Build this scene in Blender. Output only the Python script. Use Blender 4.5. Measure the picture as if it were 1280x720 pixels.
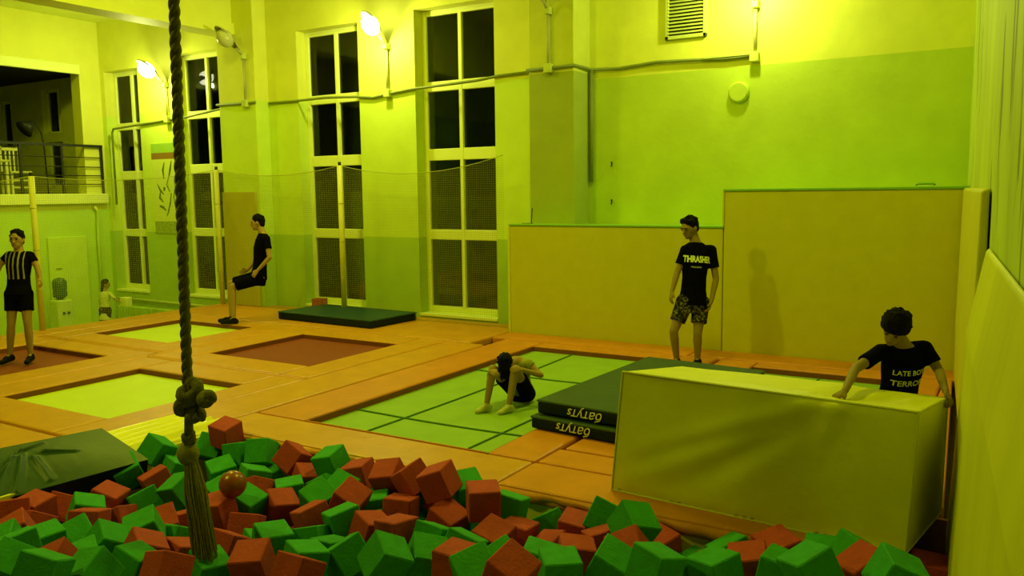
import bpy, bmesh, math, random
from math import sin, cos, pi, sqrt, radians, exp
from mathutils import Vector, Matrix, noise
from mathutils.bvhtree import BVHTree
V = Vector
for o in list(bpy.data.objects): bpy.data.objects.remove(o)
scn = bpy.context.scene
COL = scn.collection
RNG = random.Random(7)

# ---------------------------------------------------------------- camera
CAM_H = 2.07
FPX = 1055.08
RC = Matrix(((0.85540873, 0.51781181, -0.01211713),
             (0.0483158, -0.10306473, -0.9935005),
             (-0.51569514, 0.84926356, -0.11318096)))      # world -> camera (right, down, forward)
CAMP = V((0, 0, CAM_H))
cd = bpy.data.cameras.new('camera'); cam = bpy.data.objects.new('camera', cd); COL.objects.link(cam)
rt, dn, fw = RC[0].normalized(), RC[1].normalized(), RC[2].normalized()
cam.matrix_world = Matrix(((rt.x, -dn.x, -fw.x, CAMP.x), (rt.y, -dn.y, -fw.y, CAMP.y), (rt.z, -dn.z, -fw.z, CAMP.z), (0, 0, 0, 1)))
cd.sensor_width = 36; cd.lens = FPX * 36 / 1280; cd.clip_start = 0.02; cd.clip_end = 200
scn.camera = cam

# ---------------------------------------------------------------- world, lights, exposure
w = bpy.data.worlds.new('night'); scn.world = w; w.use_nodes = True
w.node_tree.nodes['Background'].inputs[0].default_value = (0.05, 0.06, 0.01, 1)
w.node_tree.nodes['Background'].inputs[1].default_value = 1.0
vs = scn.view_settings
vs.view_transform = 'Standard'; vs.look = 'None'; vs.exposure = -1.08; vs.gamma = 1; vs.use_curve_mapping = False
LCOL = (0.93, 1.0, 0.05)
P_WALL = 235          # watts of each lit wall lamp
P_KEY = 320          # hall floodlight that throws the shadow on the padded wall
P_FILL = (290, 240, 150)   # added overhead fill lights, out of frame

def add_light(kind, loc, power, size=0.1, aim=None, parent=None, spread=None, col=LCOL):
    ld = bpy.data.lights.new('lamp_light', kind); ld.energy = power; ld.color = col
    if kind == 'AREA':
        ld.shape = 'DISK'; ld.size = size
        if spread: ld.spread = spread
    else: ld.shadow_soft_size = size
    o = bpy.data.objects.new('lamp_light', ld); COL.objects.link(o); o.location = loc
    if aim is not None:
        o.rotation_euler = (V(aim) - V(loc)).to_track_quat('-Z', 'Y').to_euler()
    if parent:
        o.parent = parent; o.location = V(loc) - parent.location
    return o

# ---------------------------------------------------------------- pixel helpers (1280 x 720 frame)
def ray(u, v):
    return RC.transposed() @ V(((u - 640) / FPX, (v - 360) / FPX, 1.0))
def atz(u, v, z=0.0):
    d = ray(u, v); return CAMP + d * ((z - CAM_H) / d.z)
def aty(u, v, y):
    d = ray(u, v); return CAMP + d * (y / d.y)
def atx(u, v, x):
    d = ray(u, v); return CAMP + d * (x / d.x)
def depth_of(p): return fw.dot(V(p) - CAMP)
def atd(u, v, dep): return CAMP + ray(u, v) * dep

# ---------------------------------------------------------------- materials
MATS = {}
def mat(name, col, rough=0.6, var=0.12, scale=6.0, bump=0.0, bscale=30.0, spec=0.3, metal=0.0, zbands=None, stretch=None, sheen=0.0, peel=0.0):
    if name in MATS: return MATS[name]
    m = bpy.data.materials.new(name); m.use_nodes = True; MATS[name] = m
    nt = m.node_tree; N = nt.nodes; L = nt.links
    b = N['Principled BSDF']
    b.inputs['Roughness'].default_value = rough; b.inputs['Specular IOR Level'].default_value = spec
    b.inputs['Metallic'].default_value = metal
    tc = N.new('ShaderNodeTexCoord'); geo = N.new('ShaderNodeNewGeometry')
    vec = geo.outputs['Position']
    if stretch:
        mp = N.new('ShaderNodeMapping'); mp.inputs['Scale'].default_value = stretch
        L.new(vec, mp.inputs['Vector']); vec = mp.outputs['Vector']
    nz = N.new('ShaderNodeTexNoise'); nz.inputs['Scale'].default_value = scale; nz.inputs['Detail'].default_value = 4
    L.new(vec, nz.inputs['Vector'])
    if zbands:      # list of (z above which the colour applies, colour): paint bands on a wall
        sep = N.new('ShaderNodeSeparateXYZ'); L.new(geo.outputs['Position'], sep.inputs[0])
        cur = None
        for z0, c in zbands:
            if cur is None:
                rgb = N.new('ShaderNodeRGB'); rgb.outputs[0].default_value = (*c, 1); cur = rgb.outputs[0]; continue
            gt = N.new('ShaderNodeMath'); gt.operation = 'GREATER_THAN'; gt.inputs[1].default_value = z0
            L.new(sep.outputs['Z'], gt.inputs[0])
            mx = N.new('ShaderNodeMix'); mx.data_type = 'RGBA'
            L.new(gt.outputs[0], mx.inputs[0]); L.new(cur, mx.inputs[6]); mx.inputs[7].default_value = (*c, 1)
            cur = mx.outputs[2]
    else:
        rgb = N.new('ShaderNodeRGB'); rgb.outputs[0].default_value = (*col, 1); cur = rgb.outputs[0]
    mr = N.new('ShaderNodeMapRange'); mr.inputs[3].default_value = 1 - var; mr.inputs[4].default_value = 1 + var
    mr.inputs[1].default_value = 0.25; mr.inputs[2].default_value = 0.75
    L.new(nz.outputs[0], mr.inputs[0])
    hs = N.new('ShaderNodeHueSaturation'); L.new(mr.outputs[0], hs.inputs['Value']); L.new(cur, hs.inputs['Color'])
    L.new(hs.outputs[0], b.inputs['Base Color'])
    if peel:
        mp2 = N.new('ShaderNodeMapping'); mp2.inputs['Scale'].default_value = (1, 1, 0.16); L.new(geo.outputs['Position'], mp2.inputs['Vector'])
        n3 = N.new('ShaderNodeTexNoise'); n3.inputs['Scale'].default_value = 5; n3.inputs['Detail'].default_value = 6; L.new(mp2.outputs[0], n3.inputs['Vector'])
        r3 = N.new('ShaderNodeMapRange'); r3.inputs[1].default_value = 0.60; r3.inputs[2].default_value = 0.64; r3.inputs[3].default_value = 0; r3.inputs[4].default_value = peel; L.new(n3.outputs[0], r3.inputs[0])
        mx3 = N.new('ShaderNodeMix'); mx3.data_type = 'RGBA'; L.new(r3.outputs[0], mx3.inputs[0]); L.new(hs.outputs[0], mx3.inputs[6]); mx3.inputs[7].default_value = (0.12, 0.16, 0.02, 1)
        L.new(mx3.outputs[2], b.inputs['Base Color'])
    if bump:
        n2 = N.new('ShaderNodeTexNoise'); n2.inputs['Scale'].default_value = bscale; n2.inputs['Detail'].default_value = 5
        L.new(vec, n2.inputs['Vector'])
        bp = N.new('ShaderNodeBump'); bp.inputs['Strength'].default_value = bump; bp.inputs['Distance'].default_value = 0.02
        L.new(n2.outputs[0], bp.inputs['Height']); L.new(bp.outputs[0], b.inputs['Normal'])
    return m

def emis(name, col, s):
    m = bpy.data.materials.new(name); m.use_nodes = True; nt = m.node_tree
    nt.nodes.remove(nt.nodes['Principled BSDF'])
    e = nt.nodes.new('ShaderNodeEmission'); e.inputs[0].default_value = (*col, 1); e.inputs[1].default_value = s
    nt.links.new(e.outputs[0], nt.nodes['Material Output'].inputs[0]); return m

def glassmat():
    m = bpy.data.materials.new('night_glass'); m.use_nodes = True; nt = m.node_tree; N = nt.nodes; L = nt.links
    N.remove(N['Principled BSDF'])
    tr = N.new('ShaderNodeBsdfTransparent'); tr.inputs[0].default_value = (0.75, 0.8, 0.6, 1)
    gl = N.new('ShaderNodeBsdfGlossy'); gl.inputs['Roughness'].default_value = 0.04
    fr = N.new('ShaderNodeFresnel'); fr.inputs[0].default_value = 1.5
    nz = N.new('ShaderNodeTexNoise'); nz.inputs['Scale'].default_value = 3
    bp = N.new('ShaderNodeBump'); bp.inputs['Strength'].default_value = 0.02; L.new(nz.outputs[0], bp.inputs['Height']); L.new(bp.outputs[0], gl.inputs['Normal'])
    mx = N.new('ShaderNodeMixShader'); L.new(fr.outputs[0], mx.inputs[0]); L.new(tr.outputs[0], mx.inputs[1]); L.new(gl.outputs[0], mx.inputs[2])
    L.new(mx.outputs[0], N['Material Output'].inputs[0]); return m

UP = (0.72, 0.74, 0.10); MID = (0.62, 0.78, 0.08); LOW = (0.40, 0.60, 0.06)
M_WALLW = mat('wall_paint_bands', UP, 0.7, 0.06, 2.5, 0.12, 14, zbands=[(-9, LOW), (1.33, MID), (3.78, UP)])
M_PILLAR = mat('pillar_paint', UP, 0.7, 0.07, 3, 0.15, 14, zbands=[(-9, (0.36, 0.42, 0.05)), (3.8, (0.60, 0.64, 0.08))])
M_NICHE = mat('niche_paint', UP, 0.6, 0.08, 2.2, 0.25, 9, zbands=[(-9, (0.50, 0.64, 0.05)), (3.72, (0.74, 0.78, 0.10))])
M_LEFT = mat('left_wall_paint', LOW, 0.7, 0.06, 2, 0.1, 12, zbands=[(-9, (0.48, 0.70, 0.06)), (1.0, (0.50, 0.72, 0.07)), (1.8, UP)])
M_RIGHT = mat('right_wall_paint', MID, 0.65, 0.18, 1.6, 0.5, 7, zbands=[(-9, (0.46, 0.56, 0.05)), (9, UP)], stretch=(1, 1, 0.35), peel=0.8)
M_CEIL = mat('ceiling_paint', (0.66, 0.72, 0.1), 0.8, 0.05, 2)
M_REAR = mat('rear_wall_paint', (0.3, 0.32, 0.06), 0.8, 0.06, 2)
M_FLOOR = mat('hall_floor', (0.30, 0.34, 0.06), 0.6, 0.1, 3)
M_FRAME = mat('window_frame_white', (0.80, 0.86, 0.24), 0.4, 0.03, 5)
M_GLASS = glassmat()
M_OUT = mat('night_outside', (0.10, 0.16, 0.05), 0.9, 0.3, 2)
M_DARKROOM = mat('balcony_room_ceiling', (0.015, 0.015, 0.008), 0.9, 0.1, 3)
M_PADW = mat('padded_wall_vinyl', (0.54, 0.50, 0.03), 0.5, 0.05, 5, 0.1, 20)
M_TRIM = mat('green_edging', (0.20, 0.42, 0.03), 0.5, 0.08, 5)
M_ORANGE = mat('orange_vinyl', (0.58, 0.205, 0.012), 0.42, 0.1, 4, 0.22, 11)
M_LITORANGE = mat('lit_orange_vinyl', (0.58, 0.255, 0.013), 0.40, 0.1, 4, 0.25, 11)  # orange vinyl with the lamp's yellow put into the colour, for left pads
M_PADUNDER = mat('brown_pad_edge', (0.20, 0.06, 0.01), 0.6, 0.1, 6)
M_YBED = mat('yellow_trampoline_fabric', (0.56, 0.66, 0.025), 0.55, 0.05, 3, 0.1, 160)
M_GBED = mat('green_trampoline_fabric', (0.25, 0.40, 0.03), 0.6, 0.08, 5, 0.15, 120)
M_RBED = mat('red_trampoline_fabric', (0.23, 0.04, 0.010), 0.6, 0.08, 5, 0.1, 150)
M_SEAM = mat('dark_green_webbing', (0.06, 0.16, 0.02), 0.7, 0.1, 10)
M_MAT = mat('dark_green_mat_vinyl', (0.014, 0.055, 0.045), 0.45, 0.15, 3, 0.2, 8, spec=0.35)
M_MATSIDE = mat('navy_mat_side', (0.007, 0.015, 0.018), 0.6, 0.15, 8, spec=0.15)
M_MATTOP2 = mat('bottle_green_mat_top', (0.035, 0.07, 0.03), 0.6, 0.1, 5, 0.1, 12)
M_WHITEINK = mat('white_print', (0.80, 0.84, 0.5), 0.6, 0.03, 8)
M_YBOX = mat('yellow_vinyl_cover', (0.66, 0.64, 0.035), 0.5, 0.06, 4, 0.2, 16)
M_LINER = mat('yellow_pit_liner', (0.70, 0.66, 0.05), 0.5, 0.1, 4, 0.3, 7)
M_RIBBED = mat('bright_yellow_vinyl', (0.80, 0.72, 0.03), 0.3, 0.08, 5, 0.3, 9, spec=0.5)
M_GFOAM = mat('green_foam', (0.035, 0.29, 0.06), 0.85, 0.14, 14, 0.25, 60)
M_RFOAM = mat('red_foam', (0.40, 0.05, 0.08), 0.85, 0.14, 14, 0.25, 60)
M_BALL = mat('brown_red_rubber', (0.26, 0.05, 0.015), 0.3, 0.08, 6, spec=0.6)
M_ROPE = mat('hemp_rope', (0.13, 0.11, 0.022), 0.85, 0.3, 30, 0.5, 90)
M_ROPELT = mat('hemp_fibre', (0.21, 0.185, 0.04), 0.85, 0.3, 40)
M_LAMPMET = mat('lamp_housing_grey', (0.42, 0.42, 0.14), 0.5, 0.1, 8)
M_CABLE = mat('cable_grey', (0.22, 0.26, 0.05), 0.6, 0.1, 8)
M_CONDUIT = mat('conduit_pale', (0.55, 0.62, 0.12), 0.6, 0.1, 8)
M_POST = mat('cream_post', (0.66, 0.62, 0.10), 0.5, 0.06, 6)
M_NET = mat('net_cord', (0.42, 0.44, 0.08), 0.8, 0.1, 6)
M_BLACKMET = mat('black_metal', (0.02, 0.022, 0.012), 0.45, 0.1, 8)
M_SKIN = mat('skin', (0.36, 0.23, 0.09), 0.6, 0.05, 8, spec=0.15)
M_SKIN2 = mat('skin_tan', (0.27, 0.18, 0.07), 0.6, 0.05, 8, spec=0.15)
M_HAIR = mat('dark_hair', (0.006, 0.005, 0.004), 0.7, 0.3, 40, 0.6, 70, spec=0.06)
M_BLACKCL = mat('black_cotton', (0.0035, 0.003, 0.004), 0.95, 0.2, 20, 0.2, 30, spec=0.03)
M_NAVYCL = mat('charcoal_cotton', (0.02, 0.02, 0.02), 0.9, 0.2, 20, spec=0.05)
M_SHOE = mat('black_shoe', (0.008, 0.007, 0.006), 0.7, 0.2, 12, spec=0.1)
M_SOCK = mat('pale_sock', (0.5, 0.5, 0.25), 0.9, 0.1, 12)
M_EYE = mat('eye_dark', (0.01, 0.01, 0.008), 0.3, 0, 5)
M_LIP = mat('lip', (0.25, 0.10, 0.06), 0.5, 0, 5)
M_BULB = emis('lit_lamp_lens', (1.0, 1.0, 0.62), 30)
M_LENSOFF = mat('lamp_lens_off', (0.55, 0.56, 0.25), 0.25, 0.05, 8)

# patterned shorts: camouflage print
def camo():
    m = mat('camouflage_cotton', (0.05, 0.05, 0.03), 0.9, 0.1, 20, spec=0.05)
    nt = m.node_tree; N = nt.nodes; L = nt.links; b = N['Principled BSDF']
    geo = N.new('ShaderNodeNewGeometry'); nz = N.new('ShaderNodeTexNoise'); nz.inputs['Scale'].default_value = 14; nz.inputs['Distortion'].default_value = 2.5
    L.new(geo.outputs['Position'], nz.inputs['Vector'])
    cr = N.new('ShaderNodeValToRGB'); cr.color_ramp.interpolation = 'CONSTANT'
    e = cr.color_ramp.elements; e[0].color = (0.015, 0.014, 0.01, 1); e[1].position = 0.5; e[1].color = (0.06, 0.05, 0.025, 1)
    e2 = e.new(0.57); e2.color = (0.17, 0.15, 0.06, 1)
    L.new(nz.outputs[0], cr.inputs[0]); L.new(cr.outputs[0], b.inputs['Base Color']); return m
M_CAMO = camo()

# ---------------------------------------------------------------- mesh builder
class MB:
    def __init__(s): s.v = []; s.f = []
    def add(s, vs, fs):
        o = len(s.v); s.v += [V(p) for p in vs]; s.f += [tuple(i + o for i in f) for f in fs]; return s
    def box(s, a, b):
        (x0, y0, z0), (x1, y1, z1) = a, b
        return s.hexa([(x0, y0, z0), (x1, y0, z0), (x1, y1, z0), (x0, y1, z0), (x0, y0, z1), (x1, y0, z1), (x1, y1, z1), (x0, y1, z1)])
    def hexa(s, p):
        return s.add(p, [(3, 2, 1, 0), (4, 5, 6, 7), (0, 1, 5, 4), (1, 2, 6, 5), (2, 3, 7, 6), (3, 0, 4, 7)])
    def prism(s, poly, z0, z1):
        n = len(poly)
        vs = [(x, y, z0) for x, y in poly] + [(x, y, z1) for x, y in poly]
        fs = [tuple(range(n - 1, -1, -1)), tuple(range(n, 2 * n))] + [(i, (i + 1) % n, (i + 1) % n + n, i + n) for i in range(n)]
        return s.add(vs, fs)
    def tube(s, pts, r, n=8, cap=True):
        pts = [V(p) for p in pts]; k = len(pts)
        rs = r if isinstance(r, (list, tuple)) else [r] * k
        prev = None; vs = []; fs = []
        for i, p in enumerate(pts):
            t = (pts[min(i + 1, k - 1)] - pts[max(i - 1, 0)]).normalized()
            if prev is None:
                a = V((0, 0, 1)) if abs(t.z) < 0.9 else V((1, 0, 0)); u = t.cross(a).normalized()
            else:
                u = (prev - t * prev.dot(t)).normalized()
            prev = u; w_ = t.cross(u)
            for j in range(n):
                a = 2 * pi * j / n; vs.append(p + (u * cos(a) + w_ * sin(a)) * rs[i])
        for i in range(k - 1):
            for j in range(n):
                fs.append((i * n + j, i * n + (j + 1) % n, (i + 1) * n + (j + 1) % n, (i + 1) * n + j))
        if cap: fs += [tuple(range(n - 1, -1, -1)), tuple(range((k - 1) * n, k * n))]
        return s.add(vs, fs)
    def ball(s, c, r, ax=None, nu=16, nv=10):
        r = V(r) if not isinstance(r, (int, float)) else V((r, r, r)); c = V(c)
        A = ax or (V((1, 0, 0)), V((0, 1, 0)), V((0, 0, 1)))
        vs = []; fs = []
        for i in range(nv + 1):
            th = pi * i / nv
            for j in range(nu):
                ph = 2 * pi * j / nu
                vs.append(c + A[0] * (r.x * sin(th) * cos(ph)) + A[1] * (r.y * sin(th) * sin(ph)) + A[2] * (r.z * cos(th)))
        for i in range(nv):
            for j in range(nu):
                fs.append((i * nu + j, (i + 1) * nu + j, (i + 1) * nu + (j + 1) % nu, i * nu + (j + 1) % nu))
        return s.add(vs, fs)
    def cone(s, p0, p1, r0, r1, n=14):
        p0, p1 = V(p0), V(p1); t = (p1 - p0).normalized()
        pts = []; rs = []
        for k in (0.98, 0.8, 0.5, 0): pts.append(p0 - t * r0 * k); rs.append(r0 * sqrt(max(1 - k * k, 0.02)))
        for k in (0, 0.5, 0.8, 0.98): pts.append(p1 + t * r1 * k); rs.append(r1 * sqrt(max(1 - k * k, 0.02)))
        return s.tube(pts, rs, n)
    def loft(s, secs, n=20):
        # secs: (centre, half-width vector a, half-depth vector b)
        vs = []; fs = []; k = len(secs)
        for c, a, b in secs:
            for j in range(n):
                t = 2 * pi * j / n; vs.append(V(c) + V(a) * cos(t) + V(b) * sin(t))
        for i in range(k - 1):
            for j in range(n):
                fs.append((i * n + j, i * n + (j + 1) % n, (i + 1) * n + (j + 1) % n, (i + 1) * n + j))
        fs += [tuple(range(n - 1, -1, -1)), tuple(range((k - 1) * n, k * n))]
        return s.add(vs, fs)
    def lathe(s, prof, c=(0, 0, 0), n=20):
        return s.loft([(V(c) + V((0, 0, z)), V((r, 0, 0)), V((0, r, 0))) for r, z in prof], n)
    def mesh(s, name, org=V((0, 0, 0)), smooth=False):
        me = bpy.data.meshes.new(name); me.from_pydata([tuple(p - org) for p in s.v], [], s.f)
        bm = bmesh.new(); bm.from_mesh(me); bmesh.ops.recalc_face_normals(bm, faces=bm.faces); bm.to_mesh(me); bm.free()
        if smooth:
            for p in me.polygons: p.use_smooth = True
        return me
    def build(s, name, m, parent=None, smooth=False, bevel=0, seg=2, org=None):
        if parent is not None: org = wloc(parent)
        elif org is None:
            xs = [p.x for p in s.v]; ys = [p.y for p in s.v]; zs = [p.z for p in s.v]
            org = V(((min(xs) + max(xs)) / 2, (min(ys) + max(ys)) / 2, min(zs)))
        me = s.mesh(name, V(org), smooth); me.materials.append(m)
        o = bpy.data.objects.new(name, me); COL.objects.link(o)
        if parent is not None: o.parent = parent
        else: o.location = org
        if bevel:
            md = o.modifiers.new('bevel', 'BEVEL'); md.width = bevel; md.segments = seg; md.limit_method = 'ANGLE'
        return o
def wloc(o):
    p = V(o.location)
    while o.parent is not None: o = o.parent; p += V(o.location)
    return p
def tag(o, label, cat, group=None):
    o['label'] = label; o['category'] = cat
    if group: o['group'] = group
    return o
def thing(name, label, cat, loc, group=None):
    o = bpy.data.objects.new(name, None); COL.objects.link(o); o.location = loc; o.empty_display_size = 0.1
    return tag(o, label, cat, group)
def struct(name, mb, m, **k):
    o = mb.build(name, m, **k); o['kind'] = 'structure'; return o
def cut_smooth(o, ang=40):
    md = o.modifiers.new('wn', 'WEIGHTED_NORMAL'); return o

def remesh(mb, vox, smooth_it=3, fac=0.5):
    """one continuous surface out of overlapping closed pieces"""
    me = mb.mesh('tmp'); o = bpy.data.objects.new('tmp', me); COL.objects.link(o)
    r = o.modifiers.new('r', 'REMESH'); r.mode = 'VOXEL'; r.voxel_size = vox
    if smooth_it:
        sm = o.modifiers.new('s', 'SMOOTH'); sm.iterations = smooth_it; sm.factor = fac
    dg = bpy.context.evaluated_depsgraph_get(); dg.update()
    new = bpy.data.meshes.new_from_object(o.evaluated_get(dg))
    bpy.data.objects.remove(o); bpy.data.meshes.remove(me)
    for p in new.polygons: p.use_smooth = True
    return new
def place_mesh(name, me, m, parent):
    org = wloc(parent)
    me.transform(Matrix.Translation(-org)); me.name = name; me.materials.clear(); me.materials.append(m)
    o = bpy.data.objects.new(name, me); COL.objects.link(o); o.parent = parent; return o
def text_mesh(body, size, shear=0.0, extrude=0.0, bold=0.0):
    cu = bpy.data.curves.new('txt', 'FONT'); cu.body = body; cu.size = size; cu.shear = shear; cu.extrude = extrude; cu.offset = bold
    cu.align_x = 'CENTER'; cu.align_y = 'CENTER'; cu.resolution_u = 3
    o = bpy.data.objects.new('txt', cu); COL.objects.link(o)
    dg = bpy.context.evaluated_depsgraph_get(); dg.update()
    me = bpy.data.meshes.new_from_object(o.evaluated_get(dg)); bpy.data.objects.remove(o); return me

# ================================================================ ROOM SHELL
ZC = 6.4; ZF = -0.75; YF = 11.25; YB = 11.8
# windows: (glass x0, x1, mullion x, height factor)
WINS = [(-16.87, -15.92, -16.33, 0.937), (-14.57, -13.46, -13.95, 0.968), (-11.19, -9.93, -10.53, 0.988), (-8.55, -7.19, -7.88, 1.0)]
ROWS = [(0.17, 1.29), (1.46, 2.60), (2.79, 3.72), (3.88, 4.93)]
def rows(k, i): return [(a * k if a > 1 else a, b * k) for a, b in ROWS]
mb = MB()
xs = -17.4
for i, (a, b, c, k) in enumerate(WINS):
    r = rows(k, i); x0 = a - 0.09; x1 = b + 0.09
    mb.box((xs, YF, ZF), (x0, YB, ZC))
    mb.box((x0, YF, ZF), (x1, YB, 0.06)); mb.box((x0, YF, r[3][1] + 0.09), (x1, YB, ZC)); xs = x1
mb.box((xs, YF, ZF), (-6.41, YB, ZC))
wall_back = struct('wall_back', mb, M_WALLW, org=V((-12, YF, 0)))
for i, (a, b, c, k) in enumerate(WINS):
    r = rows(k, i); zt = r[3][1]; Y0, Y1 = 11.46, 11.53
    root = bpy.data.objects.new('window_%d' % (i + 1), None); COL.objects.link(root); root.location = ((a + b) / 2, 11.5, 0.06); root['kind'] = 'structure'
    f = MB()
    f.box((a - 0.09, Y0, 0.06), (a, Y1, zt + 0.09)); f.box((b, Y0, 0.06), (b + 0.09, Y1, zt + 0.09)); f.box((a, Y0, zt), (b, Y1, zt + 0.09)); f.box((a, Y0, 0.06), (b, Y1, 0.17))
    f.build('frame', M_FRAME, root, bevel=0.008, seg=1)
    MB().box((c - 0.03, Y0 - 0.01, 0.17), (c + 0.03, Y1, zt)).build('mullion', M_FRAME, root)
    for q in range(3):
        MB().box((a, Y0 - 0.005, r[q][1]), (b, Y1, r[q + 1][0])).build('transom', M_FRAME, root, bevel=0.008, seg=1)
    MB().box((a - 0.09, YF - 0.03, 0.02), (b + 0.09, 11.47, 0.065)).build('sill', M_FRAME, root, bevel=0.006, seg=1)
    for q in range(4):
        for (p0, p1) in ((a, c - 0.03), (c + 0.03, b)):
            MB().box((p0, 11.50, r[q][0]), (p1, 11.508, r[q][1])).build('pane', M_GLASS, root)
# pilaster between the second and third window, pillar beside the padded wall
struct('trim_1', MB().box((-13.0, 10.93, ZF), (-12.02, YF, ZC)), M_WALLW, bevel=0.01, seg=1)
struct('trim_2', MB().box((-6.42, 11.13, ZF), (-5.67, YB, ZC)), M_PILLAR, bevel=0.01, seg=1)
struct('wall_niche', MB().box((-5.67, 11.65, ZF), (-0.3, 11.9, ZC)), M_NICHE)
# right wall comes almost straight at the camera
def xr(y): return -0.58 + (11.2 - y) * (0.88 / 11.2)
struct('wall_right', MB().prism([(xr(11.9), 11.9), (xr(-9), -9), (1.9, -9), (1.9, 11.9)], -1.4, ZC), M_RIGHT)
# left end wall with the balcony opening
XL = -17.1
mb = MB()
mb.box((XL - 0.3, -9, ZF), (XL, YF, 1.93))
mb.box((XL - 0.3, 10.78, 1.93), (XL, YF, ZC))
mb.box((XL - 0.3, -9, 4.66), (XL, 10.78, ZC))
struct('wall_left', mb, M_LEFT, org=V((XL, 4, ZF)))
struct('trim_3', MB().box((XL - 0.02, -9, 4.62), (XL + 0.05, 10.78, 4.82)), M_FRAME, bevel=0.01, seg=1)
struct('trim_4', MB().box((XL - 0.3, 2, 1.93), (XL + 0.12, 11.2, 2.14)), M_FRAME, bevel=0.01, seg=1)       # balcony slab edge
mb = MB().box((-24, 4, 1.95), (XL - 0.3, 11.8, 2.12)); struct('balcony_floor', mb, mat('balcony_boards', (0.10, 0.08, 0.02), 0.6, 0.2, 5))
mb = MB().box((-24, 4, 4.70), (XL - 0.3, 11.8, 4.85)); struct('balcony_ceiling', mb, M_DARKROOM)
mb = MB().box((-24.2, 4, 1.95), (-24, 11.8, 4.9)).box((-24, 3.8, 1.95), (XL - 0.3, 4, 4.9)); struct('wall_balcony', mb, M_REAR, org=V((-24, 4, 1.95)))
mb = MB(); xs = -24
BW = [(-21.25, -20.6, 3.28, 4.36), (-19.35, -18.62, 2.3, 3.32), (-19.35, -18.62, 3.52, 4.5)]
for x0, x1, zs in ((-21.25, -20.6, [(3.28, 4.36)]), (-19.35, -18.62, [(2.3, 3.32), (3.52, 4.5)])):
    mb.box((xs, YF, 2.0), (x0, YB, 4.9)); z = 2.0
    for a, b in zs: mb.box((x0, YF, z), (x1, YB, a)); z = b
    mb.box((x0, YF, z), (x1, YB, 4.9)); xs = x1
mb.box((xs, YF, 2.0), (-17.4, YB, 4.9))
struct('wall_balcony_back', mb, mat('balcony_wall_paint', (0.6, 0.66, 0.10), 0.8, 0.1, 3), org=V((-20, YF, 2)))
for i, (x0, x1, z0, z1) in enumerate(BW):
    root = bpy.data.objects.new('window_%d' % (i + 5), None); COL.objects.link(root); root.location = ((x0 + x1) / 2, 11.5, z0); root['kind'] = 'structure'
    f = MB(); f.box((x0, 11.38, z0), (x0 + 0.05, 11.45, z1)).box((x1 - 0.05, 11.38, z0), (x1, 11.45, z1)).box((x0, 11.38, z0), (x1, 11.45, z0 + 0.05)).box((x0, 11.38, z1 - 0.05), (x1, 11.45, z1))
    f.build('frame', M_FRAME, root)
    xm = x0 + 0.62 * (x1 - x0)
    MB().box((xm - 0.025, 11.37, z0), (xm + 0.025, 11.45, z1)).build('mullion', M_FRAME, root)
    MB().box((x0, 11.41, z0), (xm, 11.418, z1)).build('pane', M_GLASS, root); MB().box((xm, 11.41, z0), (x1, 11.418, z1)).build('pane', M_GLASS, root)
struct('night_yard', MB().box((-26, 15.5, -1.5), (0, 15.6, 7)), M_OUT)
# rear wall, ceilings, beam, floors
struct('wall_rear', MB().box((-17.4, -9.2, -1.4), (1.9, -9, ZC)), M_REAR)
struct('ceiling', MB().box((-12.7, -9.2, ZC), (1.9, 11.9, ZC + 0.15)), M_CEIL)
struct('ceiling_left', MB().box((-17.4, -9.2, 5.75), (-12.8, 11.9, 5.9)), M_CEIL)
mb = MB().box((-12.98, -9, 5.18), (-12.56, YF, ZC)).box((-12.98, -9, 4.98), (-12.5, YF, 5.18))
struct('ceiling_beam', mb, mat('beam_paint', (0.80, 0.82, 0.12), 0.6, 0.04, 3), org=V((-12.6, 4, 5)))
struct('floor', MB().box((-17.4, -9.2, ZF - 0.15), (-13.15, 11.8, ZF)), M_FLOOR)
DX0 = -13.2; PX = -6.18; PY = 4.95
mb = MB().prism([(DX0, -9), (PX - 0.02, -9), (PX - 0.02, PY + 0.03), (-0.5, PY + 0.03), (-0.5, 5.92), (-0.1, 5.92), (-0.5, 11.7), (DX0, 11.7)], ZF, -0.115)
struct('floor_deck', mb, mat('deck_base', (0.10, 0.05, 0.015), 0.8, 0.2, 6), org=V((-8, 5, ZF)))
struct('floor_pit', MB().box((PX - 0.1, -9, -1.4), (1.2, 6.2, -1.3)), M_FLOOR)
mb = MB().box((PX, PY, -1.3), (-0.5, PY + 0.03, -0.06)); struct('wall_pit_back', mb, M_LINER)
struct('wall_pit_left', MB().box((PX - 0.02, -9, -1.3), (PX + 0.01, PY, -0.06)), M_LINER)
struct('wall_pit_notch', MB().box((-0.5, 5.89, -1.3), (-0.12, 5.92, -0.06)).box((-0.53, PY, -1.3), (-0.5, 5.92, -0.06)), M_PADUNDER)

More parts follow.
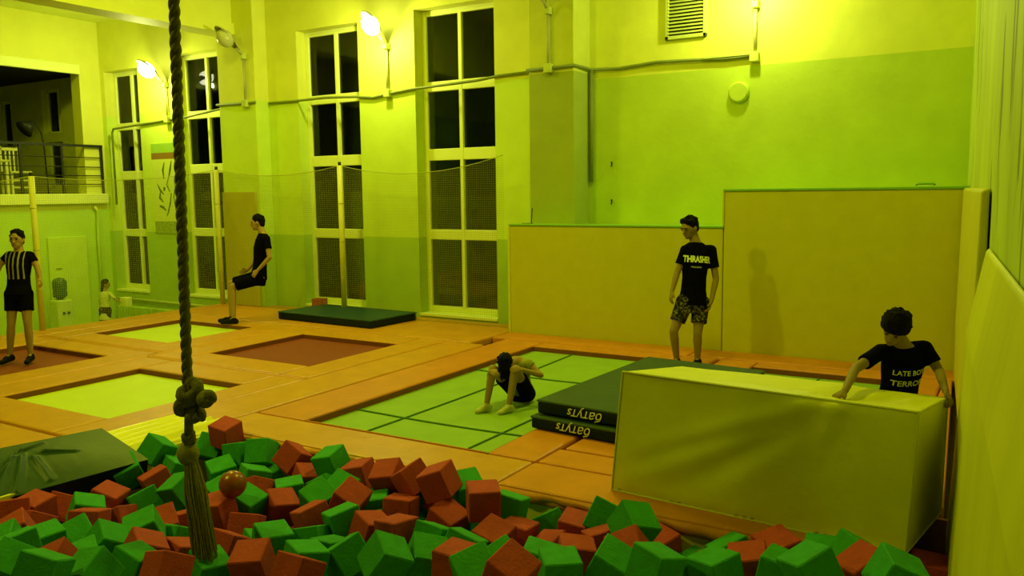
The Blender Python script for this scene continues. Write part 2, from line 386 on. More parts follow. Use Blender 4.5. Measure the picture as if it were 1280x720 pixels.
# ================================================================ PADDED WALL
def vpad(name, poly_xz, y0, y1, m, label, bevel=0.03):
    n = len(poly_xz); mb = MB(); mb.add([(x, y0, z) for x, z in poly_xz] + [(x, y1, z) for x, z in poly_xz], [tuple(range(n)), tuple(range(2 * n - 1, n - 1, -1))] + [(i, (i + 1) % n, (i + 1) % n + n, i + n) for i in range(n)])
    return tag(mb.build(name, m, bevel=bevel), label, 'wall pad')
pw = thing('padded_wall', 'long mustard yellow padded wall with a stepped green-edged top behind the trampolines', 'wall pad', (-3.5, 11.0, 0))
mb = MB().box((-6.47, 10.6, -0.1), (-3.28, 10.72, 1.585)); mb.build('low_panel', M_PADW, pw, bevel=0.02)
mb = MB().box((-3.275, 10.6, -0.1), (-0.52, 10.72, 2.05)); mb.build('tall_panel', M_PADW, pw, bevel=0.02)
MB().box((-6.47, 10.72, -0.1), (-3.28, 11.64, 1.575)).build('ledge', mat('ledge_green', (0.34, 0.60, 0.05), 0.6, 0.08, 4), pw)
MB().box((-3.275, 10.72, -0.1), (-0.66, 11.64, 2.04)).build('ledge', MATS['ledge_green'], pw)
MB().box((-6.48, 10.585, 1.575), (-3.27, 10.74, 1.605)).build('edging', M_TRIM, pw, bevel=0.01)
MB().box((-3.285, 10.585, 2.04), (-0.52, 10.74, 2.075)).build('edging', M_TRIM, pw, bevel=0.01)
MB().box((-3.29, 10.588, 1.60), (-3.265, 10.7, 2.05)).build('edging', M_PADW, pw, bevel=0.008)
MB().box((-6.50, 10.59, -0.05), (-6.46, 10.75, 1.60)).build('corner_strip', mat('pale_strip', (0.62, 0.62, 0.08), 0.5, 0.05, 6), pw, bevel=0.01)
# upright board fixed on the pilaster
tag(MB().box((-12.98, 10.88, 0.0), (-12.1, 10.93, 2.13)).build('upright_board', mat('beige_board', (0.55, 0.48, 0.05), 0.5, 0.05, 5), bevel=0.01), 'tall beige padded board standing against the pilaster behind the jumping man', 'wall pad')
# pads on the right wall
def wallpad_right(name, ya, yb, z0, z1, t_top, t_bot, m, label):
    g = 0.012; mb = MB(); n = 10
    secs = []
    for i in range(n + 1):
        y = ya + (yb - ya) * i / n; X = xr(y) - g
        bot = X - t_bot; top = X - t_top
        zm = z0 + (z1 - z0) * 0.8
        secs.append([(X, y, z0), (bot, y, z0), (bot - 0.01, y, z0 + (z1 - z0) * 0.3), (bot + (top - bot) * 0.35, y, zm), (top, y, z1 - 0.02), (X, y, z1)])
    vs = [p for s in secs for p in s]; k = 6; fs = []
    for i in range(n):
        for j in range(k):
            fs.append((i * k + j, i * k + (j + 1) % k, (i + 1) * k + (j + 1) % k, (i + 1) * k + j))
    fs += [tuple(range(k)), tuple(range(n * k, n * k + k))]
    return tag(mb.add(vs, fs).build(name, m, bevel=0.015), label, 'wall pad')
wallpad_right('wall_pad', 6.15, 10.56, -0.02, 2.06, 0.05, 0.06, M_PADW, 'tall narrow wall pad on the side wall meeting the corner of the padded wall')
wallpad_right('leaning_mat', 0.9, 5.85, -0.9, 1.70, 0.02, 0.15, mat('chartreuse_vinyl', (0.62, 0.62, 0.035), 0.45, 0.1, 2, 0.2, 6, stretch=(1, 1, 0.15)), 'long yellow-green mat leaning on the bare side wall beside the foam pit')

# ================================================================ DECK, TRAMPOLINES
def pad(mb_or_rect, name, m, z1=0.0, z0=-0.11, parent=None, bevel=0.025):
    x0, x1, y0, y1 = mb_or_rect; g = 0.004
    return MB().box((x0 + g, y0 + g, z0), (x1 - g, y1 - g, z1)).build(name, m, parent, bevel=bevel)
def trampoline(x0, x1, y0, y1, wl, wr, wn, wf, bedm, padm, label, seams=None, zs=(0, 0, 0, 0)):
    t = thing('trampoline', label, 'trampoline', ((x0 + x1) / 2, (y0 + y1) / 2, -0.11), 'trampolines let into the deck')
    n = 14; mb = MB(); vs = []; fs = []
    for i in range(n + 1):
        for j in range(n + 1):
            a, b = i / n, j / n
            vs.append((x0 - 0.03 + (x1 - x0 + 0.06) * a, y0 - 0.03 + (y1 - y0 + 0.06) * b, -0.07 - 0.025 * sin(pi * a) * sin(pi * b)))
    for i in range(n):
        for j in range(n):
            p = i * (n + 1) + j; fs.append((p, p + n + 1, p + n + 2, p + 1))
    bed = mb.add(vs, fs).build('bed', bedm, t, smooth=True)
    pad((x0 - wl, x0, y0 - wn, y1 + wf), 'edge_pad', padm, zs[0], parent=t)
    pad((x1, x1 + wr, y0 - wn, y1 + wf), 'edge_pad', padm, zs[1], parent=t)
    pad((x0, x1, y0 - wn, y0), 'edge_pad', padm, zs[2], parent=t)
    pad((x0, x1, y1, y1 + wf), 'edge_pad', padm, zs[3], parent=t)
    for q in ((x0 - 0.002, y0, x0 + 0.006, y1), (x1 - 0.006, y0, x1 + 0.002, y1), (x0, y0 - 0.002, x1, y0 + 0.006), (x0, y1 - 0.006, x1, y1 + 0.002)):
        MB().box((q[0], q[1], -0.10), (q[2], q[3], -0.014)).build('pad_side', M_PADUNDER, t)
    if seams:
        def zb(x, y): return -0.07 - 0.025 * sin(pi * (x - x0) / (x1 - x0)) * sin(pi * (y - y0) / (y1 - y0)) + 0.006
        for s in seams[0]:
            MB().tube([(s, y0 + (y1 - y0) * k / 16, zb(s, y0 + (y1 - y0) * k / 16)) for k in range(17)], 0.009, 6).build('seam', M_SEAM, t)
        for s in seams[1]:
            MB().tube([(x0 + (x1 - x0) * k / 16, s, zb(x0 + (x1 - x0) * k / 16, s)) for k in range(17)], 0.009, 6).build('seam', M_SEAM, t)
    return t
trampoline(-12.15, -10.35, 7.60, 9.15, 0.5, 0.55, 0.5, 0.45, M_YBED, M_LITORANGE, 'bright yellow trampoline bed at the feet of the man jumping near the windows')
trampoline(-12.05, -10.22, 4.9, 6.57, 0.6, 0.5, 0.6, 0.45, M_RBED, M_LITORANGE, 'dark red trampoline bed under the man in the striped shirt')
trampoline(-9.17, -7.35, 7.34, 9.04, 0.52, 0.47, 0.5, 0.5, M_RBED, M_LITORANGE, 'dark red trampoline bed in front of the dark mat by the windows')
trampoline(-9.12, -7.30, 4.66, 6.27, 0.55, 0.45, 0.55, 0.5, M_YBED, M_LITORANGE, 'bright yellow trampoline bed behind the hanging rope')
trampoline(-5.60, -3.60, 5.52, 9.75, 0.62, 0.45, 0.02, 0.32, M_GBED, M_ORANGE, 'long green trampoline bed with seams under the crouching child', seams=([-5.0, -3.9], [6.22, 8.36]))
trampoline(-2.66, -1.12, 6.3, 9.80, 0.45, 0.45, 0.4, 0.28, M_GBED, M_ORANGE, 'green trampoline bed behind the big yellow block', seams=([-1.9], [8.36]))
FP = [((DX0, -12.65, 4.3, 11.2), M_LITORANGE, 'narrow amber deck pad along the net under the post beside the striped-shirt man'),
      ((-12.65, -9.80, 9.60, 11.2), M_LITORANGE, 'amber deck pad along the windows under the upright board'),
      ((-12.65, -9.72, 7.02, 7.10), M_LITORANGE, 'thin amber strip from the jumping man to the trampoline of the striped-shirt man'),
      ((-9.80, -9.69, 6.8, 9.6), M_LITORANGE, 'thin amber strip between the jumping man and the red trampoline'),
      ((-9.72, -9.67, 4.1, 6.8), M_LITORANGE, 'thin amber strip between the striped-shirt man red trampoline and the yellow one'),
      ((-9.67, -6.88, 6.77, 6.84), M_LITORANGE, 'thin amber strip between the yellow trampoline behind the rope and the dark red one'),
      ((-9.80, -6.50, 9.56, 11.22), M_LITORANGE, 'wide amber deck pad under the dark mat by the windows'),
      ((-6.87, -6.24, 5.12, 9.54), M_LITORANGE, 'long amber walkway pad between the red and the long green trampoline'),
      ((-6.49, -3.55, 10.1, 10.6), M_ORANGE, 'orange deck pad along the foot of the low padded wall'),
      ((-3.55, -0.52, 10.1, 10.6), M_ORANGE, 'orange deck pad along the foot of the tall padded wall'),
      ((-6.24, -3.15, 4.93, 5.49), M_LITORANGE, 'amber pad along the foam pit edge in front of the long green trampoline'),
      ((-3.15, -0.5, 4.93, 5.49), M_ORANGE, 'orange pad along the foam pit edge under the big yellow block'),
      ((-3.14, -0.5, 5.50, 5.88), M_ORANGE, 'orange deck pad under the big yellow block, behind the pit edge pad'),
      ((-12.65, -6.84, 2.2, 4.08), M_LITORANGE, 'wide amber deck pad under the dark green crash mat')]
for rct, m, lab in FP:
    tag(pad(rct, 'deck_pad', m), lab, 'floor pad', 'deck pads')
tag(MB().prism([(-0.66, 5.95), (xr(5.95) - 0.19, 5.95), (xr(10.1) - 0.09, 10.1), (-0.66, 10.1)], -0.11, 0).build('deck_pad', M_ORANGE, bevel=0.02), 'narrow orange deck pad along the side wall behind the boy', 'floor pad', 'deck pads')
# drooping lip of the pit edge pad
def wavy_lip(x0, x1, m, parent=None):
    n = 60; mb = MB(); vs = []; fs = []
    for i in range(n + 1):
        x = x0 + (x1 - x0) * i / n; w_ = 0.012 * sin(x * 9) + 0.008 * sin(x * 23 + 1)
        vs += [(x, 4.96, -0.012), (x, 4.925 + w_ * 0.3, -0.02), (x, 4.905 + w_, -0.045), (x, 4.915 + w_, -0.075 + w_), (x, 4.945, -0.075 + w_)]
    for i in range(n):
        for j in range(4): p = i * 5 + j; fs.append((p, p + 5, p + 6, p + 1))
    return mb.add(vs, fs)
tag(wavy_lip(PX, -3.15, M_LITORANGE).build('pad_skirt', M_LITORANGE, smooth=True), 'wavy amber skirt hanging over the foam pit edge near the rope', 'pad skirt')
tag(wavy_lip(-3.15, -0.5, M_ORANGE).build('pad_skirt', M_ORANGE, smooth=True), 'wavy orange skirt hanging over the pit edge below the big yellow block', 'pad skirt')
# bright yellow ribbed cover on the left pit edge
mb = MB(); nx, ny = 26, 8; vs = []; fs = []
for i in range(nx + 1):
    for j in range(ny + 1):
        x = -6.83 + 0.62 * i / nx; y = 4.1 + 1.02 * j / ny
        z = 0.005 + 0.016 * sin(i * 2 * pi / 5.2 + 0.4 * sin(y * 6)) + (0 if x < -6.3 else -(x + 6.3) * 0.5)
        vs.append((x, y, z))
o = len(vs); vs += [(p[0], p[1], -0.1) for p in vs[:]]
for i in range(nx):
    for j in range(ny):
        p = i * (ny + 1) + j; fs += [(p, p + ny + 1, p + ny + 2, p + 1)]
for i in range(nx):
    for p, q in ((i * (ny + 1), (i + 1) * (ny + 1)), (i * (ny + 1) + ny, (i + 1) * (ny + 1) + ny)): fs.append((p, q, q + o, p + o))
for j in range(ny):
    for b in (0, nx * (ny + 1)): fs.append((b + j, b + j + 1, b + j + 1 + o, b + j + o))
tag(mb.add(vs, fs).build('ribbed_pad', M_RIBBED, smooth=True), 'bright yellow ribbed vinyl pad on the pit edge behind the rope knot', 'floor pad')

# ================================================================ MATS
def mat_slab(name, label, corners, th, topm, sidem, bevel=0.02, group=None):
    """corners: four bottom points in order, thickness along their normal"""
    c = [V(p) for p in corners]; n = (c[1] - c[0]).cross(c[3] - c[0]).normalized()
    if n.z < 0: n = -n
    base = sum(c, V()) / 4; t = thing(name, label, 'mat', base, group)
    tc = 0.02
    MB().hexa(c + [p + n * (th - tc) for p in c]).build('side_cover', sidem, t, bevel=bevel)
    ctr = base
    e = [p + (p - ctr).normalized() * 0.008 for p in c]
    MB().hexa([p + n * (th - tc - 0.005) for p in e] + [p + n * th for p in e]).build('top_cover', topm, t, bevel=0.012)
    return t, n
# far mat by the windows
farm, _ = mat_slab('gym_mat', 'dark green gym mat lying flat by the windows beside a red foam cube', [(-10.62, 9.93, 0.002), (-8.52, 9.83, 0.002), (-8.45, 10.9, 0.002), (-10.55, 11.0, 0.002)], 0.13, M_MAT, M_MATSIDE)
def lettering(body, size, org, ux, uy, parent, m, name='lettering', shear=0.0, bold=0.0):
    me = text_mesh(body, size, shear, 0.0015, bold); ux, uy = V(ux).normalized(), V(uy).normalized(); uz = ux.cross(uy)
    o_ = V(org) - wloc(parent)
    me.transform(Matrix(((ux.x, uy.x, uz.x, o_.x), (ux.y, uy.y, uz.y, o_.y), (ux.z, uy.z, uz.z, o_.z), (0, 0, 0, 1))))
    me.materials.clear(); me.materials.append(m)
    o = bpy.data.objects.new(name, me); COL.objects.link(o); o.parent = parent; return o
lettering('батутs', 0.16, V((-8.505, 10.17, 0.062)), (0.07, 1.07, 0), (0, 0, 1), farm, M_WHITEINK, shear=0.3)
# two stacked mats on the long green trampoline's edge
low, _ = mat_slab('gym_mat', 'lower dark mat of the stack of two beside the big yellow block', [(-3.63, 6.27, 0.002), (-2.28, 6.14, 0.002), (-2.18, 8.25, 0.002), (-3.50, 8.38, 0.002)], 0.115, M_MATTOP2, M_MATSIDE)
upm, _ = mat_slab('gym_mat', 'upper dark green mat of the stack of two, beside the big yellow block', [(-3.60, 6.33, 0.128), (-2.26, 6.21, 0.128), (-2.16, 8.45, 0.128), (-3.47, 8.58, 0.128)], 0.125, M_MATTOP2, M_MATSIDE)
lettering('батутs', 0.115, V((-3.18, 6.215, 0.062)), (-1, 0.096, 0), (0, 0, -1), low, M_WHITEINK, shear=0.3)
lettering('батутs', 0.115, V((-3.10, 6.272, 0.185)), (-1, 0.09, 0), (0, 0, -1), upm, M_WHITEINK, shear=0.3)
# big dark green mat sliding into the pit on the left, top with creases
cA, cB = atz(127, 535, 0.16), atz(186, 574, -0.02)
cC, cD = atz(-60, 642, -0.10), atz(-60, 572, 0.16)
lm = thing('crash_mat', 'wide creased dark green crash mat sloping from the deck into the foam pit', 'mat', (cA + cC) / 2)
n = 70; vs = []; fs = []
creases = [((0.62, 0.25), (0.95, 0.72)), ((0.60, 0.25), (0.70, 0.95)), ((0.63, 0.22), (0.45, 0.10)), ((0.66, 0.3), (0.80, 0.9)), ((0.55, 0.35), (0.52, 0.9)), ((0.5, 0.3), (0.3, 0.45)), ((0.8, 0.2), (0.95, 0.5))]
def crease(a, b):
    h = 0
    for (p, q) in creases:
        px, py = q[0] - p[0], q[1] - p[1]; L2 = px * px + py * py
        t = max(0, min(1, ((a - p[0]) * px + (b - p[1]) * py) / L2)); dx, dy = a - p[0] - px * t, b - p[1] - py * t
        h += 0.036 * exp(-(dx * dx + dy * dy) / 0.00035) * (1 - 0.5 * t) * min(1, 0.25 + t * 5)
    return h
nm = (cB - cA).cross(cD - cA).normalized()
if nm.z < 0: nm = -nm
for i in range(n + 1):
    for j in range(n + 1):
        a, b = i / n, j / n
        p = cA.lerp(cD, a).lerp(cB.lerp(cC, a), b)
        vs.append(p + nm * (crease(a, b) + 0.02 * sin(pi * a) * sin(pi * b)))
for i in range(n):
    for j in range(n): p = i * (n + 1) + j; fs.append((p, p + n + 1, p + n + 2, p + 1))
MB().add(vs, fs).build('top_cover', M_MAT, lm, smooth=True)
q = [cA, cB, cC, cD]; MB().hexa([p - nm * 0.26 for p in q] + [p - nm * 0.004 for p in q]).build('side_cover', M_MATSIDE, lm, bevel=0.01)

# ================================================================ BIG YELLOW BLOCK
FL, FR, BR = V((-2.37, 5.21, 0.002)), V((-0.49, 5.06, 0.002)), V((-0.37, 5.84, 0.002)); BL = V((-2.22, 5.98, 0.002))
TFL, TFR, TBR, TBL = V((-2.29, 5.21, 0.845)), V((-0.45, 5.06, 0.83)), V((-0.36, 5.84, 0.755)), V((-2.14, 5.95, 0.76))
blk = thing('foam_block', 'huge yellow vinyl-covered foam block being pushed on the deck edge', 'foam block', (FL + FR + BR + BL) / 4)
def fold(u, v):     # front face, u right, v up
    h = 0
    def ridge(p, q, amp, wd):
        px, py = (q[0] - p[0]) * 2.2, q[1] - p[1]; L2 = px * px + py * py
        ax, ay = (u - p[0]) * 2.2, v - p[1]; t = max(0, min(1, (ax * px + ay * py) / L2)); dx, dy = ax - px * t, ay - py * t
        return amp * exp(-(dx * dx + dy * dy) / (wd * wd)) * (0.4 + 0.6 * sin(pi * min(1, t + 0.12)))
    h += ridge((0.74, 0.98), (0.06, 0.12), 0.030, 0.10) - ridge((0.70, 0.9), (0.10, 0.28), 0.022, 0.07)
    h += ridge((0.66, 0.92), (0.12, 0.42), 0.022, 0.08) - ridge((0.76, 0.9), (0.25, 0.12), 0.020, 0.09) + ridge((0.78, 0.95), (0.40, 0.15), 0.020, 0.10)
    h += ridge((0.76, 0.97), (0.72, 0.6), 0.018, 0.06) - ridge((0.8, 0.96), (0.82, 0.6), 0.012, 0.06) + 0.010 * sin(5 * u + 4 * v)
    e = min(1, u / 0.05) * min(1, (1 - u) / 0.05) * min(1, v / 0.05) * min(1, (1 - v) / 0.04)
    return h * max(0, e)
vs = []; fs = []; nu, nv = 72, 34
def face_grid(p00, p10, p11, p01, disp, nu=nu, nv=nv):
    nrm = (p10 - p00).cross(p01 - p00).normalized(); o = len(vs)
    for i in range(nu + 1):
        for j in range(nv + 1):
            a, b = i / nu, j / nv; p = p00.lerp(p10, a).lerp(p01.lerp(p11, a), b); vs.append(p + nrm * disp(a, b))
    for i in range(nu):
        for j in range(nv): k = o + i * (nv + 1) + j; fs.append((k, k + nv + 1, k + nv + 2, k + 1))
def topd(a, b):     # dent under the boy's hand, sag along the length
    return (-0.045 * exp(-((a - 0.80) ** 2 * 30 + (b - 0.5) ** 2 * 6)) + 0.02 * sin(pi * a * 0.9) + 0.012 * exp(-((a - 0.66) ** 2 * 260)) ) * min(1, b / 0.08) * min(1, (1 - b) / 0.08) * min(1, a / 0.04) * min(1, (1 - a) / 0.04)
face_grid(FL, FR, TFR, TFL, fold)
face_grid(TFL, TFR, TBR, TBL, topd)
z0 = lambda a, b: 0.008 * sin(7 * a + 5 * b) * min(1, a / 0.1) * min(1, (1 - a) / 0.1) * min(1, b / 0.1) * min(1, (1 - b) / 0.1)
face_grid(FR, BR, TBR, TFR, z0, nu, nv); face_grid(BR, BL, TBL, TBR, z0, nu, nv); face_grid(BL, FL, TFL, TBL, z0, nu, nv); face_grid(FL, BL, BR, FR, lambda a, b: 0, nu, nv)
me_b = MB().add(vs, fs)
ob = me_b.build('cover', M_YBOX, blk, smooth=False)
bm = bmesh.new(); bm.from_mesh(ob.data); bmesh.ops.remove_doubles(bm, verts=bm.verts, dist=0.004); bmesh.ops.recalc_face_normals(bm, faces=bm.faces)
for f in bm.faces: f.smooth = True
for e in bm.edges:
    if len(e.link_faces) == 2 and e.calc_face_angle() > 0.7: e.smooth = False
bm.to_mesh(ob.data); bm.free()
for a, b in ((FR, TFR), (TFR, TBR), (TFL, TFR), (FL, TFL), (FL, FR), (FR, BR), (BR, TBR)):
    MB().tube([a.lerp(b, k / 8) for k in range(9)], 0.008, 6).build('piping', mat('yellow_piping', (0.58, 0.58, 0.05), 0.5, 0.05, 6), blk)

# ================================================================ FOAM PIT
S = 0.205
def foam_mesh(m, name):
    me = MB().box((-S / 2, -S / 2, -S / 2), (S / 2, S / 2, S / 2)).mesh(name); me.materials.append(m)
    bm = bmesh.new(); bm.from_mesh(me); bmesh.ops.bevel(bm, geom=list(bm.edges), offset=0.007, segments=1, affect='EDGES'); bm.to_mesh(me); bm.free(); return me
ME_G, ME_R = foam_mesh(M_GFOAM, 'green_foam_cube'), foam_mesh(M_RFOAM, 'red_foam_cube')
CUBES = {'R': [(15, 643), (44, 638), (77, 637), (40, 662), (135, 626), (197, 604), (111, 656), (149, 654), (215, 654), (237, 650), (180, 690), (229, 697), (69, 709), (207, 715),
               (288, 543), (284, 636), (307, 657), (322, 617), (339, 630), (367, 573), (393, 594), (453, 596), (440, 627), (318, 702), (391, 650), (289, 685), (465, 664), (371, 719),
               (485, 597), (513, 600), (549, 602), (559, 625), (559, 652), (493, 640), (495, 668), (604, 626), (618, 676), (571, 706), (647, 672), (720, 664), (720, 697), (755, 682),
               (787, 693), (638, 717), (837, 688), (936, 709), (977, 691), (1083, 714), (262, 640), (690, 690), (20, 668), (905, 712)],
         'G': [(159, 590), (220, 590), (226, 614), (182, 629), (180, 664), (108, 641), (5, 684), (24, 688), (57, 680), (98, 674), (134, 681), (12, 710), (52, 717), (104, 702), (114, 717),
               (168, 708), (225, 677), (197, 564), (265, 559), (293, 567), (327, 566), (280, 592), (317, 600), (338, 603), (267, 610), (277, 622), (320, 633), (408, 577), (360, 620),
               (399, 608), (402, 625), (427, 614), (433, 654), (347, 679), (393, 672), (382, 703), (435, 696), (311, 681), (264, 708), (469, 634), (413, 694), (523, 630), (475, 615),
               (482, 699), (533, 699), (582, 612), (600, 650), (636, 637), (540, 677), (578, 688), (627, 705), (595, 717), (689, 659), (757, 650), (792, 657), (675, 705), (764, 708),
               (864, 703), (909, 694), (819, 711), (895, 717), (1029, 698), (1067, 700), (1013, 714), (977, 718), (1118, 722), (245, 615), (700, 716), (455, 650)]}
pts = []
for c in 'RG':
    for (u, v) in CUBES[c]:
        z = -0.20 if v > 600 else -0.14
        pts.append([c, u, v, depth_of(atz(u, v, z))])
RX, RY = atz(258, 697, -0.12).x, atz(258, 697, -0.12).y
bp_ = atd(291, 605, depth_of(atz(291, 605, 0.05)))
def clampd(u, v, d):
    if abs(u - 258) < 36 and v > 645: d = max(d, depth_of(V((RX, RY, -0.1))) + 0.10)
    for _ in range(40):
        p = atd(u, v, d)
        if p.y > 4.80 or p.x < PX + 0.13 or (p.z < -0.5): d -= 0.03
        elif p.z > 0.22: d += 0.02
        else: break
    return d
rr = random.Random(3)
for it in range(120):
    for i in range(len(pts)):
        for j in range(i):
            a, b = pts[i], pts[j]
            if abs(a[1] - b[1]) > 60 or abs(a[2] - b[2]) > 60: continue
            pa, pb = atd(a[1], a[2], a[3]), atd(b[1], b[2], b[3]); dd = (pa - pb).length
            if dd < 0.25:
                s_ = 0.03 if (a[3] > b[3] or (a[3] == b[3] and a[2] < b[2])) else -0.03
                a[3] += s_; b[3] -= s_
    for a in pts: a[3] = clampd(a[1], a[2], a[3])
P3 = [[c, atd(u, v, d), atd(u, v, d), v] for c, u, v, d in pts]
for it in range(60):          # let them settle apart a little in space
    for i in range(len(P3)):
        for j in range(i):
            dv = P3[i][1] - P3[j][1]; L_ = dv.length
            if 1e-4 < L_ < 0.26:
                mv = dv * ((0.26 - L_) / L_ * 0.25); P3[i][1] = P3[i][1] + mv; P3[j][1] = P3[j][1] - mv
    for q in P3:
        db = q[1] - bp_
        if db.length < 0.22: q[1] = bp_ + db * (0.22 / db.length)
        dv = q[1] - q[2]
        if dv.length > 0.075: q[1] = q[2] + dv * (0.075 / dv.length)
        q[1].z = min(q[1].z, q[2].z + 0.005)
        qc = RC @ (q[1] - CAMP); vv = 360 + FPX * qc.y / qc.z
        if vv < q[3] - 3: q[1].z -= (q[3] - 3 - vv) * qc.z / FPX
        q[1].y = min(q[1].y, 4.79); q[1].x = max(q[1].x, PX + 0.14); q[1].x = min(q[1].x, xr(q[1].y) - 0.30)
occupied = []
def where(p):
    if (p - bp_).length < 0.33: return 'next to the shiny rubber ball'
    if (p - V((RX, RY, -0.1))).length < 0.36: return 'around the foot of the rope tassel'
    if p.z < -0.40: return 'sunk in the lower layer of the foam pit'
    if p.x < -5.1: return 'beside the dark green crash mat'
    if p.y > 4.45: return 'lying against the pit edge below the %s skirt' % ('amber' if p.x < -3.15 else 'orange')
    return 'lying loose in the open middle of the foam pit'
bp_ = atd(291, 605, depth_of(atz(291, 605, 0.05)))
RX, RY = atz(258, 697, -0.12).x, atz(258, 697, -0.12).y
def foam(c, p, group=None, label=None, rot=None):
    o = bpy.data.objects.new('foam_cube', ME_G if c == 'G' else ME_R); COL.objects.link(o); o.location = p
    o.rotation_euler = rot or (rr.uniform(-0.55, 0.55), rr.uniform(-0.55, 0.55), rr.uniform(0, pi))
    cn = 'green' if c == 'G' else 'red'
    tag(o, label or '%s foam cube %s' % (cn, where(V(p))), 'foam cube', group or '%s foam cubes %s' % (cn, where(V(p)))); return o
foam('R', V((-0.385, 5.22, -0.16)), 'single foam cubes', 'red foam cube in the narrow gap between the leaning mat and the yellow block', (0.05, 0.08, 0.06)); occupied.append(V((-0.385, 5.22, -0.16)))
for c, p, _, _2 in P3: occupied.append(p); foam(c, p)
# the layer underneath, seen through the gaps
cnt = 0
for tries in range(4000):
    if cnt >= 150: break
    y = rr.uniform(2.4, 5.6); x = rr.uniform(PX + 0.16, -0.4)
    if y > 4.78 and not (-0.42 < x and y < 5.7): continue
    if x > xr(y) - 0.3: continue
    z = rr.uniform(-0.66, -0.36); p = V((x, y, z)); q = RC @ (p - CAMP)
    if q.z < 1: continue
    u, v = 640 + FPX * q.x / q.z, 360 + FPX * q.y / q.z
    if u < -20 or u > 1220 or v > 780: continue
    if any((p - o_).length < 0.24 for o_ in occupied) or (p - bp_).length < 0.21: continue
    occupied.append(p); foam(rr.choice('RG'), p); cnt += 1
foam('R', V((-10.78, 11.08, 0.107)), 'single foam cubes', 'single red foam cube standing by the flat mat under the windows', (0, 0, 0.15))
bp_ = atd(291, 605, depth_of(atz(291, 605, 0.05)))
ball = MB().ball(bp_, 0.095, nu=28, nv=18).build('rubber_ball', M_BALL, smooth=True, org=bp_)
tag(ball, 'shiny brown-red rubber ball resting among the foam cubes', 'ball')

# ================================================================ CLIMBING ROPE
RX, RY = atz(258, 697, -0.12).x, atz(258, 697, -0.12).y
rtop = V((RX + 0.03, RY, 6.4)); 
rope = thing('climbing_rope', 'thick twisted hemp climbing rope with knots and a frayed tassel over the foam pit', 'rope', (RX, RY, -0.12))
def rope_axis(z):
    p = aty(217 + (233 - 217) * 0, 0, RY); return V((RX - 0.005 * (z - 1), RY, z))
# straight line through two pixels seen in the hanging plane
pa, pb = aty(217.5, 2, RY), aty(234, 470, RY)
def rope_axis(z):
    t = (z - pb.z) / (pa.z - pb.z); return pb.lerp(pa, t) if True else None
for k in range(3):
    path = []; z = 0.93
    while z < 6.4:
        a = 2 * pi * (z / 0.21) + k * 2 * pi / 3; c = rope_axis(z); path.append(c + V((cos(a), sin(a), 0)) * 0.0155); z += 0.0125
    MB().tube(path, 0.0178, 7).build('strand', M_ROPE, rope, smooth=True)
def knot_tube(ctr, R, r, tilt, turns, hgt, name='knot'):
    path = []; n = int(26 * turns)
    for i in range(n + 1):
        t = i / n; a = 2 * pi * turns * t
        rad = R * (1 + 0.12 * sin(3 * a)); path.append(V(ctr) + tilt @ V((rad * cos(a), rad * sin(a), hgt * (t - 0.5) + 0.012 * sin(2 * a))))
    return MB().tube(path, r, 9).build(name, M_ROPE, rope, smooth=True)
def rp(u, v, d=0): return aty(u, v, RY + d)
from mathutils import Euler
knot_tube(rp(238, 490), 0.048, 0.036, Euler((0.5, 0.4, 0)).to_matrix(), 1.4, 0.10)
knot_tube(rp(234, 505), 0.050, 0.036, Euler((-0.4, -0.3, 1)).to_matrix(), 1.2, 0.07)
knot_tube(rp(258, 498), 0.026, 0.032, Euler((1.2, 0.2, 0.4)).to_matrix(), 1.0, 0.03)
knot_tube(rp(245, 518), 0.032, 0.028, Euler((0.9, 0.5, 0)).to_matrix(), 1.0, 0.04)
MB().tube([rp(236, 470), rp(237, 500), rp(236, 530), rp(236, 555)], [0.026, 0.028, 0.026, 0.028], 10).build('core', M_ROPE, rope, smooth=True)
knot_tube(rp(236, 548), 0.026, 0.016, Euler((0.2, 0.1, 0)).to_matrix(), 2.2, 0.05, 'whipping')
MB().ball(rp(235, 567), (0.072, 0.062, 0.075)).build('tassel_head', M_ROPELT, rope, smooth=True)
mb = MB(); tr = random.Random(5)
for i in range(150):
    a = tr.uniform(0, 2 * pi); q = sqrt(tr.random()); top = rp(238, 570) + V((cos(a), sin(a), 0)) * 0.03 * q
    L_ = tr.uniform(0.9, 1.05); b0 = rp(257, 697) + V((cos(a), sin(a), 0)) * 0.075 * q; b0.z = top.z + (b0.z - top.z) * L_
    m1 = top.lerp(b0, 0.35) + V((cos(a), sin(a), 0)) * 0.018; m2 = top.lerp(b0, 0.7) + V((tr.uniform(-1, 1), tr.uniform(-1, 1), 0)) * 0.01
    mb.tube([top, m1, m2, b0], [0.006, 0.006, 0.005, 0.003], 4, cap=False)
ts = mb.build('tassel', M_ROPELT, rope, smooth=True); ts['kind'] = 'stuff'

